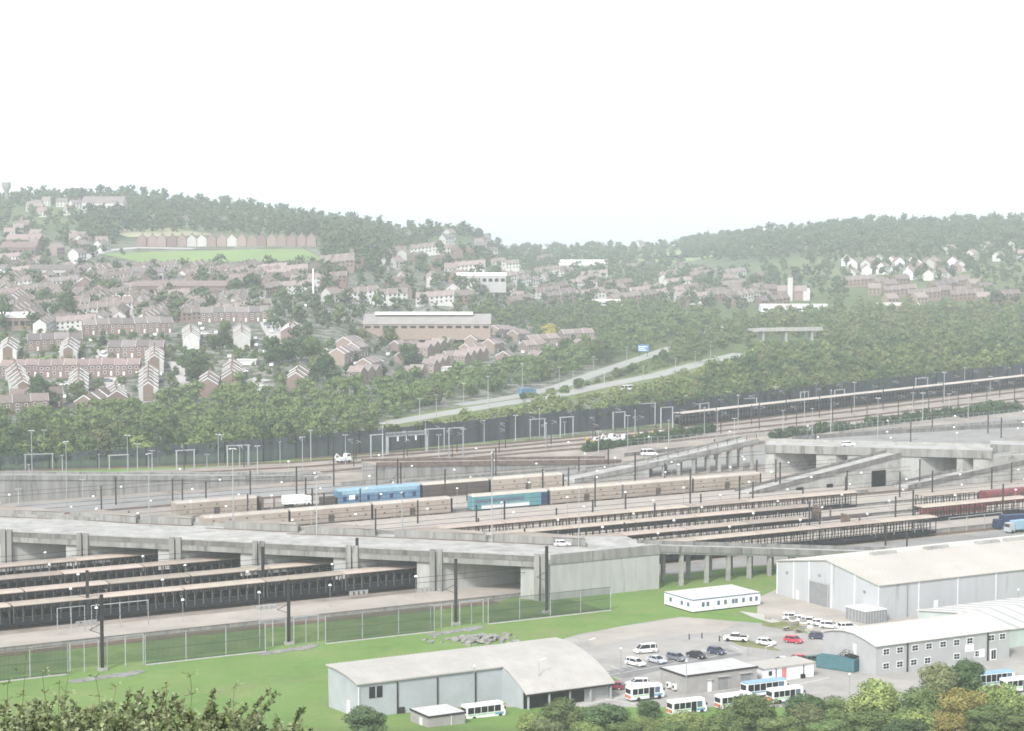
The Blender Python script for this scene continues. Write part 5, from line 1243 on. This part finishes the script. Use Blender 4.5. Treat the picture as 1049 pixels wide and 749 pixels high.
far_fill([(335,262),(470,258),(560,268),(560,312),(520,322),(500,316),(372,312),(335,322)], ['grey','semi','white','brown_row','pale_row','step_row'], 44, 'in the middle of the town', (0,40,90), 26)
far_fill([(400,238),(540,250),(560,262),(470,258),(400,250)], ['white','grey','white'], 12, '', (0,50), 30, mass='distant pale houses below the left hill end')
far_fill([(520,250),(700,244),(700,250),(560,262)], ['white','grey'], 16, '', (0,50), 30, mass='distant houses in the gap between the hills')
far_fill([(560,280),(720,275),(790,290),(790,312),(700,318),(560,312)], ['semi','brown_row','pale_row','step_row'], 36, 'right of the town centre', (0,30,90), 26)
far_fill([(700,298),(800,296),(800,316),(700,318)], ['brown_row','semi'], 8, 'left of the church', (0,20), 22)
far_fill([(866,270),(960,270),(998,278),(998,288),(866,288)], ['white','bright','bright','pink'], 26, 'in the bright cluster on the right slope', (60,80,90), 10)
far_fill([(880,292),(1010,290),(1030,312),(880,314)], ['semi','brown_row','pink'], 18, 'below the bright cluster at right', (0,20), 20)
far_fill([(960,258),(1049,254),(1049,268),(980,272)], ['grey','white'], 8, '', (0,40), 30, mass='distant houses near the foot of the right hill')
# new estate row facing the pale field
xs = [146+10.2*i for i in range(18)]
for i, x in enumerate(xs):
    p = T(x, 252.5-.05*i); k = 'white' if i in (5,6,9) else 'pink' if i % 3 else 'red'
    FH[k].put(p, R(90+rnd.uniform(-4,4)), '%s gable in the new row above the pale field, %s' % ({'white':'white','pink':'pinkish brown','red':'red brown'}[k], fromleft(i,len(xs))), 'gabled houses in the new row above the field', (1,.85,1.05))
# cars in the town streets
b = MB(); b.yprof([(-2.2,.3),(2.2,.3),(2.25,.8),(1.2,.95),(.5,1.45),(-1.7,1.45),(-2.25,.9)], -.85, .85, 0); b.box(-1.6,.6,-.87,.87,1.0,1.32,1)
for x in (-1.4,1.4): b.tube((x,-.88,.33),(x,.88,.33),.33,n=8,mi=2)
tcw = b.build('parked_car', [PAINT['white'],M['glass'],M['rubber']]); tcw['category'] = 'car'; TCW = Proto(tcw)
tcg = b.build('parked_car', [PAINT['grey'],M['glass'],M['rubber']]); tcg['category'] = 'car'; TCG = Proto(tcg)
TCL = [(107,362,'w'),(107,366,'w'),(106,370,'w'),(105.5,374,'w'),(105,378,'w'),(118,372,'w'),(118,376,'w'),(110.5,391,'g'),(122,392,'w'),(122,397,'w'),(109,404,'w'),(66,408,'w'),(69,394,'w'),(165,385,'w'),(165,391,'g'),(166,402,'w'),(169,405,'w'),
       (205,333,'w'),(208,338,'w'),(210,343,'w'),(222,342,'w'),(224,348,'w'),(230,337,'w'),(272,330,'w'),(275,336,'g'),(278,341,'w'),(262,348,'w'),(263,355,'w'),(237,352,'w'),(240,357,'g'),(347,392,'w'),(352,393,'w'),(533,352,'w'),(531,360,'g'),(585,355,'w'),(193,390,'g'),(200,391,'w'),(270,316,'w'),(265,322,'g'),(85,370,'w'),(92,405,'w'),(162,372,'w')]
TCL += [(rnd.uniform(0,345),rnd.uniform(312,400),rnd.choice('wwg')) for _ in range(60)]+[(rnd.uniform(350,600),rnd.uniform(352,385),rnd.choice('wwg')) for _ in range(16)]
TCL.sort()
for i, (x,y,c) in enumerate(TCL):
    (TCW if c == 'w' else TCG).put(T(x,y)+Vector((0,0,.04)), R(rnd.choice((85,95,5))), '%s car in a town street, %s of the cars parked there' % ({'w':'white','g':'dark grey'}[c], fromleft(i,len(TCL))), 'cars parked in the town streets')

# ================================================================== trees
def crown_mb(seed, r, h, nl, size, base=.25, lobes=9, flat=1.0):
    g = random.Random(seed); b = MB(); L = []
    for i in range(lobes):
        a = g.uniform(0,6.283); q = math.sqrt(g.random())*.62*r; zz = h*(base+.12+(.72-base)*g.random()); rr = r*g.uniform(.36,.56)*(1-.35*max(0,zz/h-.6)/.4)
        L.append((q*math.cos(a), q*math.sin(a), zz, rr))
    L.append((0,0,h*.8,r*.45)); L.append((0,0,h*.5,r*.62))
    vs = []; fs = []
    for i in range(nl):
        cx,cy,cz,rr = L[g.randrange(len(L))] ; u = g.uniform(-.75,1); a = g.uniform(0,6.283); s = math.sqrt(1-u*u); k = rr*g.uniform(.72,1.1)
        n = Vector((s*math.cos(a), s*math.sin(a), u)); p = Vector((cx,cy,cz))+Vector((n.x*k,n.y*k,n.z*k*.85))
        n = (n+Vector((g.gauss(0,.45),g.gauss(0,.45),g.gauss(0,.45)))).normalized()
        t = n.cross(Vector((g.gauss(0,1),g.gauss(0,1),g.gauss(0,1)))).normalized(); w = n.cross(t); z = size*g.uniform(.6,1.35)
        o = len(vs); vs += [p+t*z-w*z*.2, p+w*z*.6, p-t*z+w*z*.1, p-w*z*.65]; fs.append((o,o+1,o+2,o+3))
    b.add(vs, fs)
    for cx,cy,cz,rr in L:                # inner twig mass
        k = rr*.66; b.add([(cx+k,cy,cz),(cx,cy+k,cz),(cx-k,cy,cz),(cx,cy-k,cz),(cx,cy,cz+k*.85),(cx,cy,cz-k*.8)],[(0,1,4),(1,2,4),(2,3,4),(3,0,4),(1,0,5),(2,1,5),(3,2,5),(0,3,5)])
    return b, L
def tree_proto(seed, leaf, r, h, nl, size, base=.25, lobes=9):
    t = thing('broadleaf_tree', 'x', 'tree'); b, L = crown_mb(seed, r, h, nl, size, base, lobes); b.build('crown', M[leaf], t)
    k = MB(); k.tube((0,0,-1),(0,0,h*.5),r*.07,r*.04,8)
    for cx,cy,cz,rr in L[:5]: k.tube((0,0,h*.28),(cx,cy,cz),r*.035,r*.012,6)
    k.build('trunk', M['trunk'], t); return Proto(t)
NT = {}
for i, (k, lf, r, h, base) in enumerate((('dark','near_dark',4.6,10,.15),('mid','near_mid',5,10,.2),('light','near_light',4.6,9,.15),('olive','near_olive',4.6,9.5,.2),('autumn','near_autumn',4.6,9.5,.2),('mid2','near_mid',4.4,10.5,.1))):
    NT[k] = tree_proto(100+i, lf, r, h, 7500, .22, base, 15)
KN = {'dark':'dark green','mid':'mid green','mid2':'full mid green','light':'light green','olive':'olive green','autumn':'orange tinged'}
NTL = [('dark',372,722,.95,392,'round dark green tree below the left end of the vaulted shed'),('light',545,734,.75,398,'light green tree left of the round pair, below the open hall'),('mid',574,716,.98,404,'mid green tree below the open hall'),
 ('dark',620,720,1.05,396,'round dark green tree between the open hall and the bushes'),('dark',664,719,.55,412,'small pointed dark tree before the lower minibus'),('light',700,728,1.0,394,'light green tree below the lower minibus'),('light',655,737,.7,390,'low pale tree right of the round dark one'),
 ('mid',770,711,1.15,404,'wide mid green tree in front of the minibuses'),('dark',822,709,.9,402,'dark tree right of the wide mid green tree'),('olive',832,722,.85,392,'brownish olive tree in front of the dark one'),('mid',852,713,.8,404,'small mid green tree beside the road end'),
 ('light',900,697,1.35,400,'tall light green tree before the office corner'),('mid',945,704,1.15,396,'mid green tree right of the tall light green one'),('olive',966,682,1.0,420,'olive tree standing against the office wall'),('dark',990,674,.95,424,'tall dark tree against the office wall'),
 ('autumn',986,706,1.15,394,'orange tinged tree near the lower right corner'),('light',1030,700,1.2,398,'light green tree at the lower right frame edge'),('mid2',1010,722,1.1,386,'full mid green tree in the lower right corner'),('mid2',890,727,1.1,386,'full mid green tree low in front of the tall light one'),
 ('light',940,726,1.05,382,'pale green tree low in the lower right group'),('autumn',970,730,.9,380,'second orange tinged tree, lowest in the right group'),('mid2',800,734,.95,384,'full mid green tree low between the minibus trees'),('mid',735,733,.9,388,'mid green tree low under the wide one'),('light',600,741,.8,384,'pale green tree low below the round pair'),('mid2',1049,728,1.1,384,'full mid green tree cut by the right frame edge'),('dark',925,735,1.0,378,'dark tree lowest in the right group'),
 ('mid2',850,738,1.0,382,'full mid green tree low at the road end'),('olive',560,744,.7,388,'small olive tree at the lower edge below the road'),('mid',690,744,.8,382,'mid green tree at the lower edge below the minibuses'),('mid2',640,744,.8,384,'full mid green bush like tree at the lower edge')]
HTS = {'dark':10,'mid':10,'light':9,'olive':9.5,'autumn':9.5,'mid2':10.5}
for k,x,yt,sc,Y,lab in NTL:
    d = ray(x,yt); t_ = Y/d[1]; X = d[0]*t_; ztop = CAMH+d[2]*t_; zb = terr(X,Y); h = max(4.0, ztop-zb)
    NT[k].put((X,Y,zb-.2), rnd.uniform(0,6.28), lab, 'trees along the lower edge of the yard', (sc,sc,h/(HTS[k]*.97)))
# mid distance trees
MT = {}
for i, (k, lf, r, h, base) in enumerate((('dark','leaf_dark',5,10.5,.12),('mid','leaf_mid',5.2,10,.12),('light','leaf_light',5,9,.1),('olive','leaf_olive',5,9.5,.12),('mid2','leaf_mid',4.6,11,.1),('dark2','leaf_dark',5.6,10,.08))):
    MT[k] = tree_proto(200+i, lf, r, h, 1500, .48, base, 11)
KN.update({'dark2':'broad dark green'})
YT = tree_proto(300, 'leaf_yellow', 5, 10, 1500, .48, .15, 11)
YT.put(T(563,348), 1, 'bright yellow leaved tree among the pink brick houses', None, 1.0)
EXPL = [('dark2',43,421,1.35,'large round dark tree beside the low brown house at left'),('dark2',203,393,1.3,'large round dark tree left of the tall gable'),('dark',198,382,1.1,'dark tree behind the large round one at centre left'),('dark',228,358,.95,'dark round tree at the foot of the middle stepped row'),('dark',219,358,.7,'small dark tree beside the dark round one'),
 ('mid',230,342,.8,'mid green tree in the middle of the stepped rows'),('dark',218,322,1.0,'dark round tree in front of the cross row'),('dark2',335,392,1.25,'big dark round tree right of the small gabled houses'),('mid',322,385,1.0,'mid green tree left of the big dark round tree'),('dark',281,373,1.3,'dark tree at the lower end of the straight road'),('dark2',300,372,1.2,'broad dark tree right of the road end'),('mid',318,368,1.2,'wide mid green tree above the small gabled houses'),
 ('dark2',421,377,1.25,'dark square tree in the pink estate'),('dark',411,393,.8,'small dark tree at the front of the pink estate'),('mid',446,352,1.1,'mid green tree in the middle of the pink estate'),('olive',471,364,.8,'olive tree in the estate right of centre'),('dark',65,330,1.6,'wide dark tree in the left terraces'),('dark',48,318,1.3,'dark tree above the wide one in the left terraces'),('mid',105,305,1.2,'round tree behind the white roofed hall at left'),
 ('dark',104,354,.5,'tiny round dark tree at the top of the parked street'),('mid',82,413,1.0,'bush like tree below the street end gable'),('dark2',256,308,1.6,'wide dark tree at the right end of the long brown block'),('dark',242,308,1.3,'dark tree left of the wide one at the long brown block'),('mid2',455,360,.8,'narrow mid green tree above the dark square one'),('olive',372,352,.9,'olive tree at the left of the school roof'),('mid',400,350,.9,'mid green tree in front of the school roof')]
for k,x,y,sc,lab in EXPL: MT[k].put(T(x,y)-Vector((0,0,.2)), rnd.uniform(0,6), lab, 'trees standing in the town', sc)
TP = []
def scatter(poly, n, mind, ground=False):
    xs = [p[0] for p in poly]; ys = [p[1] for p in poly]; out = []
    P = [T(*p) if not ground else G(*p) for p in poly]; gx = [p.x for p in P]; gy = [p.y for p in P]; tr = 0; gp = [(p.x,p.y) for p in P]; cell = {}
    while len(out) < n and tr < n*40:
        tr += 1; x = rnd.uniform(min(gx),max(gx)); y = rnd.uniform(min(gy),max(gy))
        if not pip(gp,x,y): continue
        i, j = int(x//mind), int(y//mind)
        if any((x-a)**2+(y-c)**2 < mind*mind for u in (-1,0,1) for v in (-1,0,1) for a, c in cell.get((i+u,j+v),())): continue
        cell.setdefault((i,j),[]).append((x,y)); out.append(Vector((x,y,terr(x,y))))
    return out
def put_trees(ps, kinds, where, group, smin, smax):
    ps = sorted(ps, key=lambda p: proj(p)[0]); by = {}
    for p in ps: by.setdefault(rnd.choice(kinds),[]).append(p)
    for k, q in by.items():
        for i, p in enumerate(q): s = rnd.uniform(smin,smax); MT[k].put(p-Vector((0,0,.3)), rnd.uniform(0,6.28), '%s tree %s, %s' % (KN[k], where, fromleft(i,len(q))), group, (s,s,s*rnd.uniform(.8,1.1)))
MIX = ['mid','mid','dark','light','olive','mid2','dark2']
def woodland(name, label, ps, leaf, r=5.2, h=9.0, nl=46, size=1.25, seed=1):
    g = random.Random(seed); b = MB(); protos = [crown_mb(seed*50+i, r, h, nl, size, .05, 5)[0] for i in range(5)]
    for p in ps:
        m = protos[g.randrange(5)]; a = g.uniform(0,6.28); c, s = math.cos(a), math.sin(a); k = g.uniform(.6,1.4); kz = k*g.uniform(.8,1.2)
        b.add([(p.x+(v[0]*c-v[1]*s)*k, p.y+(v[0]*s+v[1]*c)*k, p.z-.6+v[2]*kz) for v in m.v], m.f)
    return tag(b.build(name, M[leaf]), label, 'woodland', None, 'stuff')
BELT = [(-25,470),(-25,440),(30,432),(100,428),(150,420),(210,408),(270,404),(330,404),(400,404),(450,400),(450,408),(420,424),(380,440),(320,456),(250,464),(150,470),(0,476)]
bl = scatter(BELT, 400, 7.2)
bl.sort(key=lambda p: p.y)
put_trees(bl[:92], MIX, 'in the belt behind the dark barrier', 'trees in the belt behind the dark barrier', .7, 1.05)
BELT2 = [(395,423),(420,419),(480,408),(560,391),(612,375),(660,359),(720,336),(735,330),(690,334),(620,355),(560,374),(520,383),(480,391),(430,397),(395,400)]
b2l = scatter(BELT2, 420, 7.8); woodland('woodland', 'leafy growth filling the strip between estate and motorway', b2l[42:], 'leaf_mid', 4.2, 8, 320, .45, 41); put_trees(b2l[:42], MIX, 'between the pink estate and the motorway', 'trees between the estate and the motorway', .8, 1.15)
MED = [(530,411),(580,403),(622,390),(665,373),(708,356),(735,342),(752,342),(740,352),(705,371),(665,382),(622,390),(560,403)]
ml = scatter(MED, 200, 6); woodland('scrub', 'bushes filling the strip between the two carriageways', ml[34:], 'leaf_mid', 2.4, 2.4, 160, .4, 42); put_trees(ml[:34], MIX, 'between the two motorway carriageways', 'trees between the motorway carriageways', .35, .6)
WOODR = [(630,427),(670,416),(700,405),(740,388),(775,374),(850,362),(960,356),(1075,350),(1075,380),(1049,386),(900,404),(760,421),(650,433)]
wl = scatter(WOODR, 1200, 7.6)
wl = [p for p in wl if not (768 < proj(p)[0] < 840 and proj(p)[1] < 372)]
wl.sort(key=lambda p: p.y)
near = [p for p in wl if rnd.random() < .62][:70]; nset = set(id(p) for p in near)
put_trees(near, ['mid','light','mid','olive','mid2','dark'], 'in the wood behind the long train', 'trees in the wood behind the long train', .7, 1.05)
wr = [p for p in wl if id(p) not in nset]
for lf_, lb_ in (('leaf_mid','mid green crowns filling the wood behind the long train'),('leaf_light','light green crowns dotted through the wood behind the long train'),('leaf_olive','olive crowns scattered in the wood behind the long train'),('leaf_dark','dark crowns among the lighter wood behind the long train')):
    woodland('woodland', lb_, [p for i, p in enumerate(wr) if int(abs(math.sin(p.x*.011+p.y*.017)+math.sin(i*7.7))*2.1) % 4 == ('leaf_mid','leaf_light','leaf_olive','leaf_dark').index(lf_)], lf_, 4.3, 9.5, 420, .45, 21)
low = scatter([(440,436),(520,422),(580,412),(640,402),(700,385),(740,372),(720,388),(690,404),(640,424),(560,436),(500,444),(440,452)], 200, 6)
woodland('scrub', 'low green scrub between the motorway and the dark barrier', low, 'leaf_light', 3, 3.4, 120, .5, 22)
woodland('woodland', 'low bushy growth filling the belt behind the dark barrier', bl[92:]+[p+Vector((3,2,0)) for p in bl[:92:2]], 'leaf_mid', 4.0, 7.5, 380, .42, 2)
w2 = scatter([(455,348),(520,325),(600,318),(690,322),(740,330),(700,338),(640,352),(600,342),(520,338)], 160, 11)
woodland('woodland', 'wood of mixed trees between the town and the motorway', w2, 'leaf_mid', 4.6, 9, 260, .6, 3)
w3 = [p for p in scatter([(745,345),(800,326),(900,320),(1080,318),(1080,350),(960,352),(850,357),(790,362)], 420, 11) if not (766 < proj(p)[0] < 845 and 347 < proj(p)[1] < 375)]
woodland('woodland', 'bushy woods before the houses on the right', w3[::2], 'leaf_mid', 4.6, 8.5, 300, .55, 4); woodland('woodland', 'olive crowns mixed through the bushy woods before the houses on the right', w3[1::2], 'leaf_olive', 4.6, 8.5, 300, .55, 44)
def twood(label, poly, n, mind, leaf='leaf_far', seed=5, h=9.5, name='woodland', sc=1.25):
    ps = scatter(poly, n, mind, False); woodland(name, label, ps, leaf, 5.2, h, 44, sc, seed)
twood('dark wood along the skyline of the left hill', [(-20,205),(70,204),(130,202),(200,211),(270,219),(330,228),(420,238),(470,243),(500,250),(520,260),(400,258),(330,244),(300,236),(230,232),(150,222),(110,208),(60,210),(-20,214)], 1500, 9.5, seed=5, h=11)
twood('dark clumps of trees on the upper left hillside', [(80,246),(85,224),(130,222),(165,225),(240,236),(330,238),(325,244),(200,238),(120,240),(115,250),(95,250)], 420, 9.5, seed=6, h=12)
twood('block of dark wood at the right end of the new row', [(330,266),(330,244),(395,246),(400,268),(380,280)], 260, 9, seed=7, h=13)
twood('long wooded hill on the right skyline', [(705,247),(760,245),(800,239),(870,233),(960,231),(1049,230),(1130,230),(1130,262),(1000,262),(880,264),(780,268),(700,266),(690,247),(765,247),(785,276),(770,262),(764,249),(705,249)], 3000, 10, seed=8, h=12)
twood('woods and gardens below the right hill', [(640,276),(780,278),(880,264),(1000,262),(1130,262),(1130,320),(1010,316),(1000,290),(870,290),(860,316),(790,300),(700,292),(640,290)], 620, 19, seed=9)
twood('trees scattered through the gap between the hills', [(500,252),(540,256),(700,253),(690,262),(700,274),(560,272),(480,262)], 520, 18, seed=10)
twood('garden trees scattered over the middle of the town', [(335,262),(480,262),(560,272),(640,276),(790,296),(790,318),(640,318),(500,328),(345,336),(330,300)], 560, 18, seed=11, sc=1.0)
twood('garden trees scattered over the left of the town', [(0,272),(130,279),(330,277),(340,300),(330,345),(300,352),(262,326),(100,336),(0,340)], 760, 15, seed=12, sc=.9)
twood('hedges and trees on the left hill slope', [(0,214),(80,224),(60,246),(130,262),(0,268)], 110, 22, seed=13)
tw = scatter([(0,345),(60,342),(190,345),(290,352),(345,352),(345,398),(290,396),(200,404),(110,418),(0,428)], 420, 8)
woodland('hedge_growth', 'garden hedges and low bushes between the near terraces', tw, 'leaf_mid', 2.2, 3.2, 90, .4, 14)
ivy = []
for (x0,y0,h0), (x1,y1,h1) in zip(BP, BP[1:]):
    a = G(x0,y0); e = G(x1,y1); n_ = int((e-a).length/2.2)
    for i in range(n_):
        if rnd.random() < .75: q = a+(e-a)*((i+rnd.random())/n_); hh = h0+(h1-h0)*i/n_; ivy.append(Vector((q.x,q.y+.9+rnd.uniform(-.4,1.5),hh-rnd.uniform(1.3,3.4))))
woodland('climbing_growth', 'dark bushes and creepers crowding over the top of the acoustic barrier', ivy, 'leaf_dark', 1.9, 3.2, 110, .4, 31)
et = scatter([(345,398),(345,340),(520,338),(610,345),(600,372),(520,384),(440,396)], 90, 11); woodland('hedge_growth', 'small garden trees between the pink brick houses', et, 'leaf_dark', 2.6, 5, 150, .4, 51)
tq_ = scatter([(768,372),(768,358),(800,356),(842,356),(842,372)], 60, 6); woodland('woodland', 'low trees around the piers of the slim road bridge', tq_, 'leaf_mid', 3.6, 5.2, 220, .45, 62)
tp_ = scatter([(690,357),(720,342),(765,326),(770,345),(740,358),(715,372),(690,372)], 60, 7.5); woodland('woodland', 'trees closing in over the far end of the motorway', tp_, 'leaf_mid', 4.2, 7, 260, .5, 61)
hd = [W(s,c,0) for s in [450+2.2*i for i in range(95)] for c in (716,)]
hd = [Vector((p.x,p.y,0)) for x,y in [(600+1.9*i,463-.29*i) for i in range(70)] for p in [G(x,y)]]+[G(790+2.2*i,450-.28*i) for i in range(115)]+[G(985+1.6*i,428-.2*i) for i in range(40)]
woodland('hedge_growth', 'dark scrub along the tracks beyond the service road', hd, 'leaf_dark', 2.0, 3.6, 120, .35, 15)

# ================================================================== shrubs near the viewpoint
def shrub_proto(seed, r, h, stems, leaf, tips):
    g = random.Random(seed); t = thing('wild_shrub', 'x', 'shrub'); st_ = MB(); lf = MB(); tp = MB(); sd = MB()
    for i in range(stems):
        a = g.uniform(0,6.283); le = g.uniform(.55,1)*h; out = g.uniform(.1,1)*r; p = Vector((g.gauss(0,.25),g.gauss(0,.25),-.3)); prev = p; n = 7; d = Vector((math.cos(a),math.sin(a),0))
        for k in range(1,n+1):
            f = k/n; q = p+d*out*(f**1.5)+Vector((g.gauss(0,.05),g.gauss(0,.05),le*(f-.12*f**3)+.3*f)); st_.bar(prev,q,.028*(1.3-f)+.006)
            for j in range(46):
                c = prev+(q-prev)*g.random(); a2 = g.uniform(0,6.283); n2 = Vector((math.cos(a2),math.sin(a2),g.uniform(-.2,.8))).normalized(); L_ = g.uniform(.055,.13); w = n2.cross(Vector((g.gauss(0,1),g.gauss(0,1),g.gauss(0,1)))).normalized()*L_*.3
                (tp if (f > .75 and g.random() < .55) else lf).add([c, c+n2*L_*.5+w, c+n2*L_, c+n2*L_*.5-w], [(0,1,2,3)])
            prev = q
        if g.random() < .1:
            for j in range(14):
                c = prev+Vector((g.gauss(0,.05),g.gauss(0,.05),g.uniform(-.25,.12))); r_ = .035; sd.add([(c.x-r_,c.y,c.z-r_),(c.x+r_,c.y,c.z),(c.x,c.y+r_,c.z+r_*1.4),(c.x,c.y-r_,c.z+r_)],[(0,1,2),(0,2,3),(1,3,2),(0,3,1)])
    st_.build('stems', M['leaf_olive'], t); lf.build('leaves', M[leaf], t); tp.build('foliage_sprays', M[tips], t)
    pass
    return Proto(t)
SP = [shrub_proto(41,1.25,2.6,42,'leaf_shrub','leaf_tip'), shrub_proto(42,1.4,2.4,52,'near_mid','leaf_shrub'), shrub_proto(43,1.1,2.9,36,'near_olive','leaf_tip'), shrub_proto(44,1.3,2.4,46,'leaf_shrub','near_olive')]
SH = [(2,12,704,1.0),(0,48,706,.95),(2,-12,712,1.0),(1,66,712,.9),(0,92,722,.9),(3,112,706,1),(0,146,702,1.0),(3,165,716,.9),(2,198,700,1.0),(3,214,714,.9),(1,232,712,.9),(0,250,726,.85),(3,128,726,.85),(0,30,730,.9),(2,182,730,.85),(1,272,738,.8),(1,80,738,.8),(0,10,742,.9),(0,222,740,.8),(1,155,742,.8)]
SL = ['tall olive shrub','pale grey green shrub','full green leafy shrub','bushy grey green shrub']
SH += [(rnd.randrange(4),x+rnd.uniform(-8,8),730+rnd.uniform(-10,8),.95) for x in range(-5,275,16)]
SH.sort(key=lambda q: q[1])
for i, (k,x,yt,sc) in enumerate(SH):
    Y = 57+rnd.uniform(-5,4)-(yt-700)*.12; d = ray(x,yt); t_ = Y/d[1]; X = d[0]*t_; zt = CAMH+d[2]*t_; zb = terr(X,Y); h = zt-zb
    hb = {0:2.6,1:2.4,2:2.9,3:2.4}[k]
    SP[k].put((X,Y,zb), rnd.uniform(0,6), '%s on the near slope, %s along the lower left edge' % ({0:'pale grey green shrub',1:'full green leafy shrub',2:'tall olive shrub',3:'bushy brownish tipped shrub'}[k], fromleft(i,len(SH))), 'wild shrubs on the near slope', (sc*1.3,sc*1.3,h/(hb*.93)))
def weed(seed, x, yt, lean):
    g = random.Random(seed); Y = 50; d = ray(x,yt); t_ = Y/d[1]; X = d[0]*t_; zt = CAMH+d[2]*t_; zb = terr(X,Y); h = zt-zb
    t = thing('tall_weed', 'x', 'weed', (X,Y,zb), 0, 'tall weeds above the shrubs'); s = MB(); l = MB(); pr = Vector((-lean*1.0,0,0))
    for k in range(1,11):
        f = k/10; q = Vector((-lean*(1-f**1.6)+g.gauss(0,.015),0,h*f)); s.bar(pr,q,.022*(1.3-f)+.004)
        if f > .35:
            for j in range(7):
                a = g.uniform(0,6.28); L_ = g.uniform(.05,.13)*(1.2-.5*f); e = q+Vector((math.cos(a)*L_*1.8,math.sin(a)*L_*1.8,g.uniform(-.05,.12))); s.bar(q,e,.008); w = Vector((-math.sin(a),math.cos(a),.5))*L_*.35; n = (e-q).normalized(); l.add([e-n*L_*.2,e+n*L_*.4+w,e+n*L_,e+n*L_*.4-w],[(0,1,2,3)])
        pr = q
    s.build('stem', M['leaf_olive'], t); l.build('leaves', M['leaf_tip'], t); return t
WD = [(1,27,668,.3),(2,44,690,-.2),(3,8,700,.25),(4,98,694,-.35),(5,60,700,.1),(6,118,704,.3),(7,134,708,-.1),(8,197,692,.1),(9,70,690,.4),(10,170,704,-.2),(11,240,704,.2)]
WD.sort(key=lambda q: q[1])
for i, q in enumerate(WD): weed(*q)['label'] = 'tall thin weed stem rising above the near shrubs, %s' % fromleft(i,len(WD))
gp = MB(); g_ = random.Random(77)
for i in range(16000):
    Y = g_.uniform(38,64); X = g_.uniform(-.245,.245)*Y; z = terr(X,Y); a = g_.uniform(0,6.28); h = g_.uniform(.15,.75); w = .018; dx, dy = math.cos(a)*w, math.sin(a)*w; lx, ly = g_.gauss(0,.15), g_.gauss(0,.15)
    gp.add([(X-dx,Y-dy,z-.05),(X+dx,Y+dy,z-.05),(X+lx+dx*.3,Y+ly,z+h)],[(0,1,2)])
tag(gp.build('grass', M['leaf_tip']), 'rough grass covering the near slope', 'grass', None, 'stuff')

# ================================================================== camera, light, colour
for p in list(CARP.values())+list(NT.values())+list(MT.values())+list(HP.values())+list(FH.values())+list(LW.values())+SP+[CP,CM,WM,PL,CW,TEAL,BLUE,BRN,TCW,TCG,YT]:
    if not p.used:
        for c in list(p.o.children_recursive)+[p.o]: bpy.data.objects.remove(c, do_unlink=True)
cam = bpy.data.cameras.new('camera'); cam.sensor_width = 36; cam.lens = F/1049*36; cam.clip_start = 1; cam.clip_end = 150000
co = bpy.data.objects.new('camera', cam); COL.objects.link(co); co.location = (0,0,CAMH); co.rotation_euler = (math.pi/2-TH, 0, 0); scene.camera = co
SUN_EL, SUN_AZ = R(42), R(203)             # azimuth measured from +Y towards +X
w = bpy.data.worlds.new('World'); scene.world = w; w.use_nodes = True; nt = w.node_tree
sky = nt.nodes.new('ShaderNodeTexSky'); sky.sky_type = 'NISHITA'; sky.sun_disc = False; sky.sun_elevation = SUN_EL; sky.sun_rotation = SUN_AZ; sky.air_density = 1.0; sky.dust_density = 1.0; sky.ozone_density = 1.0
hs = nt.nodes.new('ShaderNodeHueSaturation'); hs.inputs['Saturation'].default_value = SKYSAT; nt.links.new(sky.outputs[0], hs.inputs['Color'])
bg = nt.nodes['Background']; nt.links.new(hs.outputs[0], bg.inputs[0]); bg.inputs[1].default_value = SKYSTR
sl = bpy.data.lights.new('sun', 'SUN'); sl.energy = SUNSTR; sl.angle = R(9); sl.color = (1,.965,.92); so = bpy.data.objects.new('sun', sl); COL.objects.link(so)
dv = Vector((math.sin(SUN_AZ)*math.cos(SUN_EL), math.cos(SUN_AZ)*math.cos(SUN_EL), math.sin(SUN_EL))); so.rotation_euler = (-dv).to_track_quat('-Z','Y').to_euler(); so.location = (0,300,300)
vs = scene.view_settings; vs.view_transform = 'Standard'; vs.look = 'None'; vs.exposure = EXPO; vs.gamma = 1; vs.use_curve_mapping = False
cy = scene.cycles; cy.max_bounces = 5; cy.diffuse_bounces = 2; cy.glossy_bounces = 2; cy.transmission_bounces = 2; cy.volume_bounces = 2; cy.transparent_max_bounces = 4; cy.use_denoising = True; cy.filter_width = 1.7
cy.use_adaptive_sampling = True; cy.sample_clamp_indirect = 5
